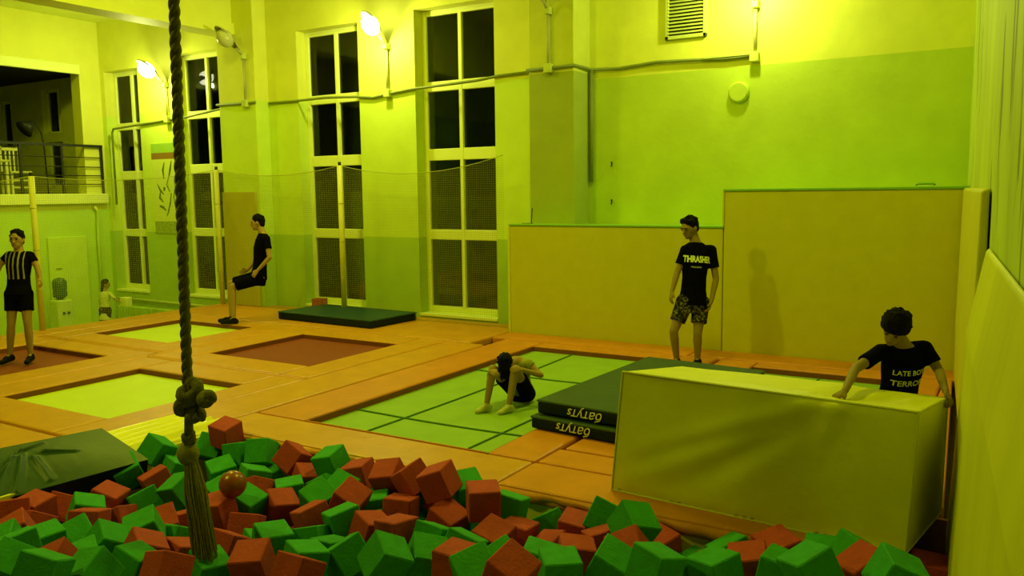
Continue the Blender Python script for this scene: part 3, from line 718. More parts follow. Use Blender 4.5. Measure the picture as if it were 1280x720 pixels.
# ================================================================ WALL LAMPS, CABLES
def wall_lamp(x, yw, z0, z1, on, label, dy=0.5, dz=0.42, ztop=None):
    t = thing('wall_lamp', label, 'lamp', (x, yw, z0), 'street-type lamps on the walls')
    y = yw - 0.05
    MB().box((x - 0.06, yw - 0.1, z0 - 0.06), (x + 0.06, yw - 0.005, z0 + 0.07)).build('junction_box', M_CONDUIT, t, bevel=0.01)
    MB().tube([(x, y, z0), (x, y, z1)], 0.022, 10).build('post', M_LAMPMET, t, smooth=True)
    MB().box((x - 0.045, yw - 0.11, z1 - 0.04), (x + 0.045, yw - 0.005, z1 + 0.06)).build('bracket', M_CONDUIT, t, bevel=0.01)
    a = V((0, -dy, dz)); L_ = a.length; a.normalize(); s = V((1, 0, 0)); n = s.cross(a).normalized()
    if n.z > 0: n = -n               # underside
    base = V((x, y, z1 + 0.02))
    MB().tube([base, base + a * 0.2], [0.028, 0.03], 10).build('arm', M_LAMPMET, t, smooth=True)
    prof = [(0.12, 0.03, 0.03), (0.20, 0.055, 0.05), (0.32, 0.10, 0.075), (0.48, 0.125, 0.085), (0.62, 0.11, 0.07), (0.70, 0.07, 0.04), (0.73, 0.02, 0.015)]
    vs = []; fs = []; k = 9
    for q, hw, hh in prof:       # half shell, open below
        for j in range(k):
            th = pi * j / (k - 1); vs.append(base + a * q + s * hw * cos(th) - n * hh * sin(th))
    for i in range(len(prof) - 1):
        for j in range(k - 1): fs.append((i * k + j, i * k + j + 1, (i + 1) * k + j + 1, (i + 1) * k + j))
    h = MB().add(vs, fs).build('head', M_LAMPMET, t, smooth=True)
    so = h.modifiers.new('s', 'SOLIDIFY'); so.thickness = 0.006
    lc = base + a * 0.47
    MB().ball(lc + n * 0.03, (0.135, 0.18, 0.14), (s, a, n)).build('lens', M_BULB if on else M_LENSOFF, h, smooth=True)
    if on: add_light('POINT', lc + n * 0.22, P_WALL, 0.06, parent=t, col=(0.95, 1.0, 0.3))
    return t
wall_lamp(-14.88, YF, 3.60, 4.28, True, 'lit wall lamp beside the tall window nearest the balcony, above the banner', dy=0.55, dz=0.36)
wall_lamp(-12.23, 10.93, 3.72, 4.55, False, 'unlit wall lamp on the pilaster between the second and third windows', dy=0.5, dz=0.36)
wall_lamp(-9.18, YF, 3.72, 4.48, True, 'lit wall lamp between the two tall windows nearest the padded wall', dy=0.55, dz=0.44)
wall_lamp(-6.06, 11.13, 3.85, 4.66, False, 'unlit wall lamp on the pillar beside the padded wall niche')
wall_lamp(-3.2, 11.65, 3.82, 4.5, True, 'lit wall lamp in the niche above the stepped padded wall', dy=0.5, dz=0.5)
def cable(name, pts, r, m, label): return tag(MB().tube(pts, r, 8).build(name, m, smooth=True), label, 'cable')
yy = YF - 0.03
cable('cable', [(-16.75, yy, 1.9), (-16.75, yy, 3.42), (-16.7, yy, 3.5), (-15.6, yy, 3.56), (-14.88, yy, 3.6), (-14.3, yy, 3.62), (-13.3, yy, 3.72), (-13.05, yy - 0.02, 3.74), (-13.03, 10.90, 3.75), (-12.23, 10.90, 3.73), (-12.0, 10.90, 3.74)], 0.022, M_CABLE, 'grey cable clipped along the wall by the two windows nearest the balcony')
cable('cable', [(-11.99, yy, 3.74), (-11.3, yy, 3.74), (-10.6, yy, 3.75), (-9.9, yy, 3.72), (-9.5, yy, 3.68), (-9.18, yy, 3.72), (-8.7, yy, 3.76), (-8.0, yy, 3.78), (-7.4, yy, 3.80), (-7.0, yy, 3.84), (-6.45, yy, 3.85)], 0.022, M_CABLE, 'grey cable running across the two windows nearest the padded wall')
cable('cable', [(-6.44, 11.10, 3.86), (-6.06, 11.09, 3.86), (-5.66, 11.10, 3.87), (-5.64, 11.3, 3.87), (-5.62, 11.61, 3.86), (-5.2, 11.61, 3.84), (-4.6, 11.61, 3.88), (-4.0, 11.61, 3.86), (-3.6, 11.61, 3.84), (-3.25, 11.61, 3.85)], 0.024, M_CABLE, 'grey cable wrapped round the pillar and along the niche to its lamp')
cable('conduit', [(-5.62, 11.60, 3.86), (-5.62, 11.60, 2.2)], 0.03, M_CABLE, 'vertical conduit in the niche corner beside the pillar')
tag(MB().box((-3.9, 11.58, 3.86), (-3.27, 11.645, 3.89)).build('cable_tray', M_CONDUIT), 'short cable tray beside the niche lamp box', 'cable tray')
# vent grille
vg = thing('vent_grille', 'louvred metal vent grille high on the niche wall', 'vent', (-4.17, 11.64, 4.2))
x0, x1, z0_, z1_ = -4.47, -3.87, 4.17, 5.0
MB().box((x0, 11.60, z0_), (x0 + 0.05, 11.65, z1_)).box((x1 - 0.05, 11.60, z0_), (x1, 11.65, z1_)).box((x0, 11.60, z0_), (x1, 11.65, z0_ + 0.05)).box((x0, 11.60, z1_ - 0.05), (x1, 11.65, z1_)).build('frame', M_CONDUIT, vg, bevel=0.005, seg=1)
MB().box((x0 + 0.04, 11.64, z0_ + 0.04), (x1 - 0.04, 11.648, z1_ - 0.04)).build('backing', M_BLACKMET, vg)
k = 15
for i in range(k):
    z = z0_ + 0.07 + (z1_ - z0_ - 0.12) * i / k
    MB().hexa([(x0 + 0.05, 11.59, z), (x1 - 0.05, 11.59, z), (x1 - 0.05, 11.64, z + 0.03), (x0 + 0.05, 11.64, z + 0.03), (x0 + 0.05, 11.59, z + 0.008), (x1 - 0.05, 11.59, z + 0.008), (x1 - 0.05, 11.64, z + 0.038), (x0 + 0.05, 11.64, z + 0.038)]).build('slat', M_CONDUIT, vg)
# round cover plate
mb = MB(); c = V((-3.41, 11.65, 3.38)); mb.loft([(c, V((0.14, 0, 0)), V((0, 0, 0.14))), (c + V((0, -0.05, 0)), V((0.14, 0, 0)), V((0, 0, 0.14))), (c + V((0, -0.07, 0)), V((0.12, 0, 0)), V((0, 0, 0.12)))], 32)
tag(mb.build('round_cover', M_NICHE, smooth=False), 'round painted duct cover on the niche wall below the lamp', 'wall cover')
# little things on the padded wall's top
p = V((-6.33, 10.9, 1.576)); t = thing('radio_box', 'small dark box with a short aerial on the padded wall ledge', 'box', p)
MB().box((p.x - 0.08, p.y - 0.05, p.z), (p.x + 0.07, p.y + 0.05, p.z + 0.03)).build('case', M_BLACKMET, t, bevel=0.005)
MB().tube([(p.x + 0.06, p.y, p.z + 0.02), (p.x + 0.08, p.y, p.z + 0.25)], 0.007, 6).build('aerial', M_BLACKMET, t)
p = V((-0.98, 10.66, 2.076)); t = thing('clip', 'small green handle lying on top of the tall padded wall', 'clip', p)
MB().tube([(p.x - 0.1, p.y, p.z + 0.012), (p.x - 0.08, p.y, p.z + 0.03), (p.x + 0.08, p.y, p.z + 0.03), (p.x + 0.1, p.y, p.z + 0.012)], 0.012, 8).build('handle', M_TRIM, t, smooth=True)
# wall hooks in the niche
for zz in (2.95, 2.45):
    q = aty(765, 203 if zz > 2.7 else 250, 11.64); tag(MB().tube([q, q + V((0, -0.03, 0)), q + V((0.02, -0.045, -0.03)), q + V((0, -0.03, -0.06))], 0.010, 6).build('wall_hook', M_BLACKMET, smooth=True), 'small dark hook in the green niche wall, %s of two' % ('upper' if zz > 2.7 else 'lower'), 'hook')

# ================================================================ SAFETY NET AND POSTS
def post(x, y, z1, label):
    t = thing('net_post', label, 'post', (x, y, 0), 'net posts')
    MB().tube([(x, y, 0), (x, y, z1)], 0.045, 14).build('pole', M_POST, t, smooth=True)
    for z in (0.62, 1.25, 1.9): MB().tube([(x, y, z), (x, y, z + 0.012)], 0.0475, 14).build('joint_ring', M_LAMPMET, t)
    MB().tube([(x, y, z1), (x, y, z1 + 0.06)], 0.028, 10).build('cap', M_BLACKMET, t, smooth=True)
PS = [(-13.12, 7.38, 2.40), (-13.08, 10.85, 2.55), (-9.98, 10.85, 2.55)]
post(*PS[0], 'cream net post beside the man in the striped shirt'); post(*PS[1], 'cream net post in front of the second window'); post(*PS[2], 'cream net post in front of the third window, behind the flat mat')
def net(a, b, za, zb, sag, label, cell=0.034, r=0.0013):
    a, b = V(a), V(b); L_ = (b - a).length; n = int(L_ / cell); mb = MB(); dr = (b - a) / L_; nm_ = V((-dr.y, dr.x, 0))
    def zt(t): return za + (zb - za) * t - sag * 4 * t * (1 - t)
    def strip(p, q, w_):
        mb.add([p - w_ * r - nm_ * r, p + w_ * r - nm_ * r, p + nm_ * r, q - w_ * r - nm_ * r, q + w_ * r - nm_ * r, q + nm_ * r], [(0, 1, 4, 3), (1, 2, 5, 4), (2, 0, 3, 5)])
    for i in range(n + 1):
        t = i / n; p = a.lerp(b, t); strip(V((p.x, p.y, 0.02)), V((p.x, p.y, zt(t))), dr)
    m_ = int(max(za, zb) / cell)
    for j in range(m_):
        z = 0.02 + j * cell
        # keep each cord under the sagging head rope
        seg = []
        for i in range(n + 1):
            t = i / n
            ok = z < zt(t)
            if ok: seg.append(t)
            if (not ok or i == n) and len(seg) > 1:
                p, q = a.lerp(b, seg[0]), a.lerp(b, seg[-1]); strip(V((p.x, p.y, z)), V((q.x, q.y, z)), V((0, 0, 1)))
            if not ok: seg = []
    t_ = thing('safety_net', label, 'net', (a + b) / 2, 'safety net spans')
    o = mb.build('mesh', M_NET, t_); o['kind'] = 'stuff'
    MB().tube([V((a.lerp(b, i / 24).x, a.lerp(b, i / 24).y, zt(i / 24))) for i in range(25)], 0.006, 6).build('head_rope', M_NET, t_, smooth=True)
net((-13.12, 7.38, 0), (-13.08, 10.85, 0), 2.40, 2.55, 0.12, 'fine safety net span between the striped-shirt man post and the window corner')
net((-13.20, 4.6, 0), (-13.12, 7.38, 0), 2.40, 2.40, 0.15, 'fine safety net span ending at the striped-shirt man post, under the balcony chair')
net((-13.08, 10.85, 0), (-9.98, 10.85, 0), 2.55, 2.55, 0.14, 'fine safety net span between the second and third windows')
net((-9.98, 10.85, 0), (-6.72, 10.85, 0), 2.55, 2.62, 0.20, 'fine safety net span in front of the window nearest the padded wall')

# ================================================================ BALCONY, BACKGROUND
rl = thing('balcony_railing', 'black metal balcony railing with thin horizontal bars', 'railing', (XL + 0.05, 9, 2.14))
xr_ = XL + 0.05
for y in (11.13, 10.25, 9.4, 8.5, 7.6, 6.7): MB().box((xr_ - 0.022, y - 0.022, 2.13), (xr_ + 0.022, y + 0.022, 3.14)).build('upright', M_BLACKMET, rl)
MB().box((xr_ - 0.03, 6.5, 3.12), (xr_ + 0.03, 11.15, 3.17)).build('handrail', M_BLACKMET, rl)
for z in (2.34, 2.52, 2.70, 2.9): MB().tube([(xr_, 6.5, z), (xr_, 11.13, z)], 0.011, 6).build('bar', M_BLACKMET, rl)
# floor lamp on the balcony
b = atx(60, 232, -17.75); t = thing('floor_lamp', 'dark floor lamp with a cone shade on the balcony', 'lamp', (b.x, b.y, 2.12))
MB().lathe([(0.13, 0), (0.13, 0.02), (0.02, 0.035)], (b.x, b.y, 2.12)).build('base', M_BLACKMET, t, smooth=True)
h = atx(45, 160, -17.75)
MB().tube([(b.x, b.y, 2.13), (b.x, b.y - 0.02, 3.1), (b.x, b.y - 0.06, 3.42), (b.x, b.y - 0.15, 3.56), (b.x, b.y - 0.22, h.z + 0.09)], 0.016, 8).build('stem', M_BLACKMET, t, smooth=True)
ax = V((0, -0.8, -0.6)).normalized(); tp = V((b.x, b.y - 0.2, h.z + 0.12)); s1 = V((1, 0, 0)); s2 = ax.cross(s1)
MB().loft([(tp + ax * q, s1 * r, s2 * r) for q, r in ((0, 0.03), (0.04, 0.06), (0.12, 0.09), (0.27, 0.19))], 20).build('shade', M_BLACKMET, t, smooth=True)
# high white chair
b = atx(22, 246, -17.45); b.z = 2.12; t = thing('chair', 'pale slatted wooden chair behind the balcony railing', 'chair', b)
mw = mat('cream_wood', (0.62, 0.62, 0.16), 0.5, 0.08, 8)
for sx in (-1, 1):
    for sy in (-1, 1):
        zt_ = 0.98 if sx < 0 else 0.46
        MB().box((b.x + sx * 0.18 - 0.02, b.y + sy * 0.18 - 0.02, 2.12), (b.x + sx * 0.18 + 0.02, b.y + sy * 0.18 + 0.02, 2.12 + zt_)).build('leg', mw, t)
MB().box((b.x - 0.21, b.y - 0.21, 2.56), (b.x + 0.22, b.y + 0.21, 2.60)).build('seat', mw, t, bevel=0.008)
MB().box((b.x - 0.2, b.y - 0.18, 3.02), (b.x - 0.16, b.y + 0.18, 3.08)).build('back_rail', mw, t)
for q in (-0.08, 0.0, 0.08): MB().box((b.x - 0.19, b.y + q - 0.015, 2.6), (b.x - 0.17, b.y + q + 0.015, 3.03)).build('slat', mw, t)
for z in (2.26, 2.40): MB().box((b.x + 0.165, b.y - 0.17, z), (b.x + 0.195, b.y + 0.17, z + 0.035)).build('stretcher', mw, t)
b2 = atx(2, 246, -17.5); t = thing('table', 'pale wooden table at the end of the balcony beside the chair', 'table', (b2.x, b2.y - 0.3, 2.12))
MB().box((b2.x - 0.3, b2.y - 0.75, 2.78), (b2.x + 0.3, b2.y + 0.05, 2.82)).build('top', mw, t)
for sx in (-0.26, 0.26):
    for sy in (-0.7, 0.0): MB().box((b2.x + sx - 0.025, b2.y + sy - 0.025, 2.12), (b2.x + sx + 0.025, b2.y + sy + 0.025, 2.78)).build('leg', mw, t)
# pipe, hatch, shelf on left wall
cable('pipe', [atx(118, 258, XL + 0.06), atx(122, 264, XL + 0.06), atx(123, 300, XL + 0.06), V((XL + 0.06, atx(123, 300, XL + 0.06).y, ZF))], 0.03, M_LEFT, 'painted vertical pipe on the wall under the balcony beside the girl')
p0, p1 = atx(58, 300, XL), atx(106, 294, XL)
hd = thing('wall_hatch', 'pale painted hatch panel in the wall under the balcony', 'hatch', (XL, p0.y, ZF))
MB().box((XL + 0.002, p0.y, ZF + 0.02), (XL + 0.05, p1.y, 1.25)).build('panel', mat('hatch_paint', (0.58, 0.76, 0.08), 0.6, 0.05, 4), hd, bevel=0.01)
MB().box((XL + 0.05, p0.y + 0.25, 0.6), (XL + 0.07, p1.y - 0.7, 0.615)).build('handle', M_CABLE, hd)
# water cooler
b = atx(77, 395, -16.5); t = thing('water_cooler', 'water cooler with a dark bottle against the wall under the balcony', 'water cooler', (-16.5, b.y, ZF))
cb = MB().box((-16.66, b.y - 0.16, ZF), (-16.34, b.y + 0.16, ZF + 0.78)).build('body', mat('cooler_white', (0.55, 0.68, 0.16), 0.5, 0.05, 5), t, bevel=0.03)
MB().lathe([(0.05, 0.74), (0.06, 0.80), (0.13, 0.84), (0.135, 0.9), (0.128, 0.96), (0.135, 1.02), (0.135, 1.14), (0.10, 1.20), (0.01, 1.22)], (-16.5, b.y, ZF)).build('bottle', mat('bottle_blue', (0.05, 0.12, 0.06), 0.2, 0.1, 5), t, smooth=True)
for q in (-0.05, 0.05): MB().box((-16.34, b.y + q - 0.015, ZF + 0.5), (-16.29, b.y + q + 0.015, ZF + 0.54)).build('tap', M_BLACKMET, cb)
# radiators under the left windows, with pipes
def radiator(x0, x1, label):
    t = thing('radiator', label, 'radiator', ((x0 + x1) / 2, 11.15, ZF)); n = int((x1 - x0) / 0.09)
    for i in range(n): MB().box((x0 + i * 0.09, 11.08, ZF + 0.12), (x0 + i * 0.09 + 0.07, 11.2, -0.27)).build('fin', M_WALLW, t, bevel=0.015, seg=1)
    MB().tube([(x0 - 0.1, 11.14, -0.31), (x1 + 0.1, 11.14, -0.31)], 0.025, 8).build('pipe', M_CONDUIT, t, smooth=True)
    MB().tube([(x0 - 0.1, 11.14, ZF + 0.1), (x1 + 0.1, 11.14, ZF + 0.1)], 0.025, 8).build('pipe', M_CONDUIT, t, smooth=True)
radiator(-16.75, -14.9, 'long ribbed radiator under the tall window nearest the balcony')
cable('heating_pipe', [(-16.9, 11.2, -0.12), (-13.3, 11.2, -0.15)], 0.025, M_CONDUIT, 'horizontal heating pipe above the radiator by the deck corner')
# banner between the two left windows
bx0, bx1 = -15.5, -14.76; bn = thing('wall_banner', 'tall printed banner with green and orange bands between the two windows nearest the balcony', 'banner', (-15.13, YF, 1.3))
yb = YF - 0.02
mb_ban = mat('banner_cream', (0.66, 0.76, 0.12), 0.6, 0.04, 5)
MB().box((bx0, yb, 1.55), (bx1, yb + 0.015, 2.82)).build('print_sheet', mb_ban, bn)
MB().box((bx0, yb, 2.82), (bx1, yb + 0.015, 2.95)).build('orange_band', mat('banner_orange', (0.30, 0.17, 0.02), 0.6, 0.05, 5), bn)
MB().box((bx0, yb, 2.95), (bx1, yb + 0.015, 3.14)).build('green_band', mat('banner_green', (0.34, 0.58, 0.05), 0.6, 0.05, 5), bn)
MB().box((bx0, yb, 1.30), (bx1, yb + 0.015, 1.55)).build('foot_band', mat('banner_foot', (0.30, 0.40, 0.05), 0.6, 0.5, 22), bn)
mi = mat('banner_ink', (0.10, 0.16, 0.02), 0.7, 0.1, 8)
def stroke(pts, ws):
    mb = MB(); vs = []; fs = []; k = len(pts); P_ = [V((bx0 + a * (bx1 - bx0), yb - 0.003, 1.58 + c * 1.2)) for a, c in pts]
    for i in range(k):
        d = (P_[min(i + 1, k - 1)] - P_[max(i - 1, 0)]).normalized(); nn = V((-d.z, 0, d.x)) * ws[i]; vs += [P_[i] - nn, P_[i] + nn]
    for i in range(k - 1): fs.append((2 * i, 2 * i + 1, 2 * i + 3, 2 * i + 2))
    mb.add(vs, fs).build('brush_stroke', mi, bn)
for pts_, ws in (([(0.85, 1.0), (0.78, 0.85), (0.70, 0.72)], [0.01, 0.03, 0.012]), ([(0.55, 0.98), (0.47, 0.85), (0.50, 0.70)], [0.01, 0.03, 0.012]), ([(0.70, 0.72), (0.60, 0.60), (0.72, 0.48)], [0.012, 0.02, 0.012]),
                 ([(0.20, 0.62), (0.30, 0.52), (0.45, 0.44)], [0.01, 0.025, 0.015]), ([(0.32, 0.50), (0.28, 0.38), (0.42, 0.30)], [0.012, 0.04, 0.012]), ([(0.50, 0.56), (0.48, 0.50)], [0.035, 0.03]),
                 ([(0.78, 0.46), (0.72, 0.30), (0.60, 0.12), (0.52, 0.06)], [0.012, 0.022, 0.018, 0.008]), ([(0.25, 0.24), (0.40, 0.22), (0.52, 0.16)], [0.02, 0.03, 0.012]), ([(0.92, 0.7), (0.95, 0.55), (0.88, 0.4), (0.94, 0.14)], [0.006, 0.014, 0.018, 0.008])):
    stroke(pts_, ws)
# hall floodlights out of frame: key lamp, then added fill lights in floodlight housings
def floodlight(p, aim, power, size, label):
    p, aim = V(p), V(aim); d = (aim - p).normalized(); s = d.cross(V((0, 0, 1))).normalized(); n = s.cross(d)
    t = thing('unseen_floodlight', label, 'lamp', p, 'hall floodlights')
    c = p - d * 0.05
    MB().loft([(c - d * q, s * r, n * r) for q, r in ((0, size * 0.55), (0.1, size * 0.5), (0.22, size * 0.3), (0.3, 0.05))], 20).build('reflector', M_LAMPMET, t, smooth=True)
    MB().tube([c - d * 0.28, V((p.x, p.y, ZC if p.x > -12.5 else 5.75))], 0.02, 8).build('stem', M_LAMPMET, t)
    add_light('AREA', p, power, size, aim, parent=t)
floodlight((-7.7, 1.0, 5.6), (-2.6, 10.6, 0.9), P_KEY, 0.45, 'ceiling floodlight over the crash mat end of the foam pit')
floodlight((-9.5, 7.2, 6.2), (-9.5, 7.5, 0), P_FILL[0], 0.6, 'added fill light above the four square trampolines')
floodlight((-3.2, 7.0, 6.2), (-3.4, 6.6, 0), P_FILL[1], 0.6, 'added fill light above the long green trampoline')
floodlight((-14.6, 6.8, 5.6), (-15.5, 9.5, 0), P_FILL[2], 0.5, 'added fill light in the aisle before the balcony wall')

# ================================================================ PEOPLE
def hand(mb, wr, d, pn, sd, s, curl=0.5, thumb=1):
    """wr wrist, d towards the fingers, pn palm normal (fingers curl towards it), sd across the palm (thumb side)"""
    d = d.normalized(); pn = (pn - d * pn.dot(d)).normalized(); sd = d.cross(pn) * thumb
    L_ = 0.085 * s; kn = wr + d * L_
    mb.loft([(wr - d * 0.01, sd * 0.024 * s, pn * 0.019 * s), (wr + d * L_ * 0.45, sd * 0.036 * s, pn * 0.016 * s), (kn, sd * 0.040 * s, pn * 0.013 * s), (kn + d * 0.012, sd * 0.034 * s, pn * 0.010 * s)], 14)
    lens = (0.068, 0.078, 0.072, 0.056)
    for k in range(4):
        b = kn + sd * (0.030 - 0.020 * k) * s - d * 0.004; l = lens[k] * s
        d1 = (d * cos(curl * 0.7) + pn * sin(curl * 0.7)).normalized(); d2 = (d * cos(curl * 1.7) + pn * sin(curl * 1.7)).normalized()
        m1 = b + d1 * l * 0.52; m2 = m1 + d2 * l * 0.48
        mb.cone(b, m1, 0.0098 * s, 0.0090 * s, 8); mb.cone(m1, m2, 0.0090 * s, 0.0076 * s, 8)
    tb = wr + d * 0.022 * s + sd * 0.024 * s; t1 = tb + (d * 0.7 + sd * 0.62 + pn * 0.2).normalized() * 0.040 * s; t2 = t1 + (d * 0.9 + sd * 0.1 + pn * 0.45).normalized() * 0.032 * s
    mb.cone(tb, t1, 0.0135 * s, 0.011 * s, 8); mb.cone(t1, t2, 0.011 * s, 0.0085 * s, 8)

def figure(label, J, face, s=1.0, skin=M_SKIN, shirt=M_BLACKCL, shorts=M_BLACKCL, hem=0.5, sleeve=0.6, front=None, hair='short', palms=(None, None), curls=(0.5, 0.5), shoes=M_SHOE, bare=False, base=None, hup=None, shirt_len=0.0, name='person', voxel=0.0075, hairm=M_HAIR, skirt=False, headscale=1.12):
    t = thing(name, label, 'person', base)
    pel = (J['hipA'] + J['hipB']) / 2; neck = J['neck']
    side = (J['shB'] - J['shA']).normalized(); upv = (neck - pel).normalized()
    fr = side.cross(upv).normalized()
    if front is not None and fr.dot(front) < 0: fr = -fr
    side_t = (side - upv * side.dot(upv)).normalized()
    hs = (J['hipB'] - J['hipA']).normalized()
    f2 = hs.cross(upv).normalized(); f2 = f2 if f2.dot(fr) > 0 else -f2
    def sec(t_, a, b, off=0, infl=0.0, sv=None):
        c = pel.lerp(neck, t_) + fr * off * s; w_ = (hs * (1 - t_) + side_t * t_).normalized() if sv is None else sv
        q = w_.cross(upv).normalized()
        return (c, w_ * (a * s + infl), q * (b * s + infl))
    TOR = [(-0.16, 0.13, 0.095, 0), (0.0, 0.158, 0.108, 0), (0.22, 0.138, 0.098, 0), (0.42, 0.132, 0.096, 0.005), (0.65, 0.152, 0.108, 0.008), (0.82, 0.158, 0.100, 0.0), (0.93, 0.125, 0.078, -0.005), (1.0, 0.066, 0.058, 0)]
    B = MB()
    B.loft([sec(*q) for q in TOR], 22)
    B.cone(J['shA'], J['shB'], 0.05 * s, 0.05 * s)
    # head
    hc = J['head']; F = V(face).normalized(); U = V(hup) if hup is not None else V((0, 0, 1)); U = (U - F * U.dot(F)).normalized(); Sd = F.cross(U)
    h = s * headscale
    A = (Sd, F, U)
    B.cone(neck - upv * 0.03 * s, hc - U * 0.05 * h - F * 0.02 * h, 0.064 * s, 0.056 * s)
    B.ball(hc, V((0.073, 0.092, 0.100)) * h, A); B.ball(hc + F * 0.028 * h - U * 0.058 * h, V((0.052, 0.060, 0.058)) * h, A)
    B.ball(hc + F * 0.066 * h - U * 0.092 * h, V((0.024, 0.020, 0.018)) * h, A)
    B.cone(hc + F * 0.086 * h - U * 0.002 * h, hc + F * 0.104 * h - U * 0.034 * h, 0.009 * h, 0.013 * h, 8)
    B.cone(hc + F * 0.080 * h + U * 0.020 * h - Sd * 0.035 * h, hc + F * 0.080 * h + U * 0.020 * h + Sd * 0.035 * h, 0.012 * h, 0.012 * h, 8)
    B.cone(hc + F * 0.083 * h - U * 0.062 * h - Sd * 0.014 * h, hc + F * 0.083 * h - U * 0.062 * h + Sd * 0.014 * h, 0.009 * h, 0.009 * h, 8)
    for q in (-1, 1): B.ball(hc + Sd * q * 0.075 * h - F * 0.008 * h - U * 0.012 * h, V((0.010, 0.020, 0.030)) * h, A, 10, 8)
    # arms and legs
    for i, k in enumerate('AB'):
        sh, el, wr = J['sh' + k], J['el' + k], J['wr' + k]
        B.cone(sh, el, 0.050 * s, 0.037 * s); mid = el.lerp(wr, 0.3); B.cone(el, mid, 0.037 * s, 0.037 * s); B.cone(mid, wr, 0.037 * s, 0.025 * s)
        pn = palms[i] if palms[i] is not None else (pel - wr)
        hand(B, wr, J['hd' + k] - wr if 'hd' + k in J else wr - el, V(pn), None, s, curls[i], 1 if k == 'A' else -1)
        hp, kn, an, to = J['hip' + k], J['kn' + k], J['an' + k], J['toe' + k]
        B.cone(hp, kn, 0.082 * s, 0.052 * s); md = kn.lerp(an, 0.28); B.cone(kn, md, 0.051 * s, 0.052 * s); B.cone(md, an, 0.052 * s, 0.033 * s)
        ft = (to - an); heel = an - V((ft.x, ft.y, 0)).normalized() * 0.035 * s; heel.z = min(an.z - 0.035 * s, to.z + 0.02)
        B.cone(an, heel, 0.034 * s, 0.030 * s); B.cone(heel, to, 0.032 * s, 0.024 * s); B.cone(an, an.lerp(to, 0.6), 0.034 * s, 0.028 * s)
    place_mesh('body', remesh(B, voxel, 3, 0.5), skin, t)
    # eyes, brows, mouth
    for q in (-1, 1):
        MB().ball(hc + F * 0.086 * h + Sd * q * 0.031 * h + U * 0.002 * h, V((0.013, 0.008, 0.007)) * h, A, 10, 8).build('eye', M_EYE, t, smooth=True)
        MB().cone(hc + F * 0.091 * h + Sd * q * 0.016 * h + U * 0.021 * h, hc + F * 0.084 * h + Sd * q * 0.046 * h + U * 0.022 * h, 0.005 * h, 0.004 * h, 6).build('eyebrow', hairm, t, smooth=True)
    MB().cone(hc + F * 0.091 * h - U * 0.062 * h - Sd * 0.018 * h, hc + F * 0.091 * h - U * 0.062 * h + Sd * 0.018 * h, 0.004 * h, 0.004 * h, 6).build('mouth', M_LIP, t, smooth=True)
    # hair
    H = MB(); rh = random.Random(len(label))
    H.ball(hc - F * 0.020 * h + U * 0.026 * h, V((0.083, 0.096, 0.092)) * h, A)
    H.ball(hc - F * 0.055 * h - U * 0.025 * h, V((0.066, 0.05, 0.06)) * h, A)
    nt_, tl = {'short': (40, 0.018), 'quiff': (40, 0.018), 'bushy': (90, 0.034), 'long': (40, 0.018), 'fallen': (40, 0.018)}[hair]
    for _ in range(nt_):
        a = rh.uniform(0, 2 * pi); e = rh.uniform(0.15, 1.5); dv = (Sd * cos(a) * cos(e) + F * sin(a) * cos(e) + U * sin(e))
        if dv.dot(F) > 0.75: continue
        c0 = hc - F * 0.015 * h + U * 0.028 * h + (Sd * dv.dot(Sd) * 0.078 + F * dv.dot(F) * 0.088 + U * dv.dot(U) * 0.085) * h
        tw = (dv + F * 0.5 + V((rh.uniform(-.5, .5), rh.uniform(-.5, .5), rh.uniform(-.3, .3)))).normalized()
        H.cone(c0, c0 + tw * tl * h, 0.017 * h, 0.007 * h, 7)
    if hair in ('quiff', 'bushy'):
        for q in (-0.04, -0.013, 0.013, 0.04):
            c0 = hc + F * 0.05 * h + U * 0.08 * h + Sd * q * h; H.cone(c0, c0 + (F * 0.25 + U * 0.8) * 0.03 * h, 0.026 * h, 0.012 * h, 8)
    if hair == 'bushy':
        H.ball(hc - F * 0.01 * h + U * 0.045 * h, V((0.098, 0.108, 0.092)) * h, A)
        for q in (-1, 1): H.ball(hc + Sd * q * 0.07 * h + U * 0.025 * h, V((0.03, 0.05, 0.05)) * h, A)
    if hair == 'fallen':
        dw = V((0, 0, -1)); ca = -fw
        H.ball(hc + ca * 0.055 * h + dw * 0.045 * h, V((0.074, 0.05, 0.115)) * h, (rt, ca, V((0, 0, 1))))
        for q in (-0.05, -0.025, 0.0, 0.025, 0.05): H.cone(hc + ca * 0.07 * h + rt * q * h + dw * 0.06 * h, hc + ca * 0.065 * h + rt * q * 0.7 * h + dw * (0.16 + 0.02 * sin(q * 90)) * h, 0.026 * h, 0.008 * h, 8)
    if hair == 'long':
        H.ball(hc - F * 0.06 * h - U * 0.09 * h, V((0.075, 0.045, 0.12)) * h, A)
    place_mesh('hair', remesh(H, 0.009, 2, 0.5), hairm, t)
    shirt_o = None
    if shirt is not None:
        T = MB(); i_ = 0.014
        base_t = shirt_len
        ss = [sec(base_t, 0.165, 0.122, 0.004, i_ + 0.006)] + [sec(q[0], q[1], q[2], q[3], i_) for q in TOR if q[0] > base_t + 0.1 and q[0] < 0.97] + [sec(0.985, 0.078, 0.066, 0, 0.006)]
        T.loft(ss, 24); T.cone(J['shA'], J['shB'], 0.058 * s, 0.058 * s)
        for k in 'AB':
            sh, el = J['sh' + k], J['el' + k]; e = sh.lerp(el, sleeve); d = (e - sh).normalized()
            a_ = d.cross(V((0.3, 0.5, 0.8))).normalized(); b_ = d.cross(a_)
            T.loft([(sh - d * 0.03 * s, a_ * 0.052 * s, b_ * 0.052 * s), (sh, a_ * 0.064 * s, b_ * 0.064 * s), (sh.lerp(e, 0.5), a_ * 0.060 * s, b_ * 0.060 * s), (e, a_ * 0.062 * s, b_ * 0.062 * s)], 16)
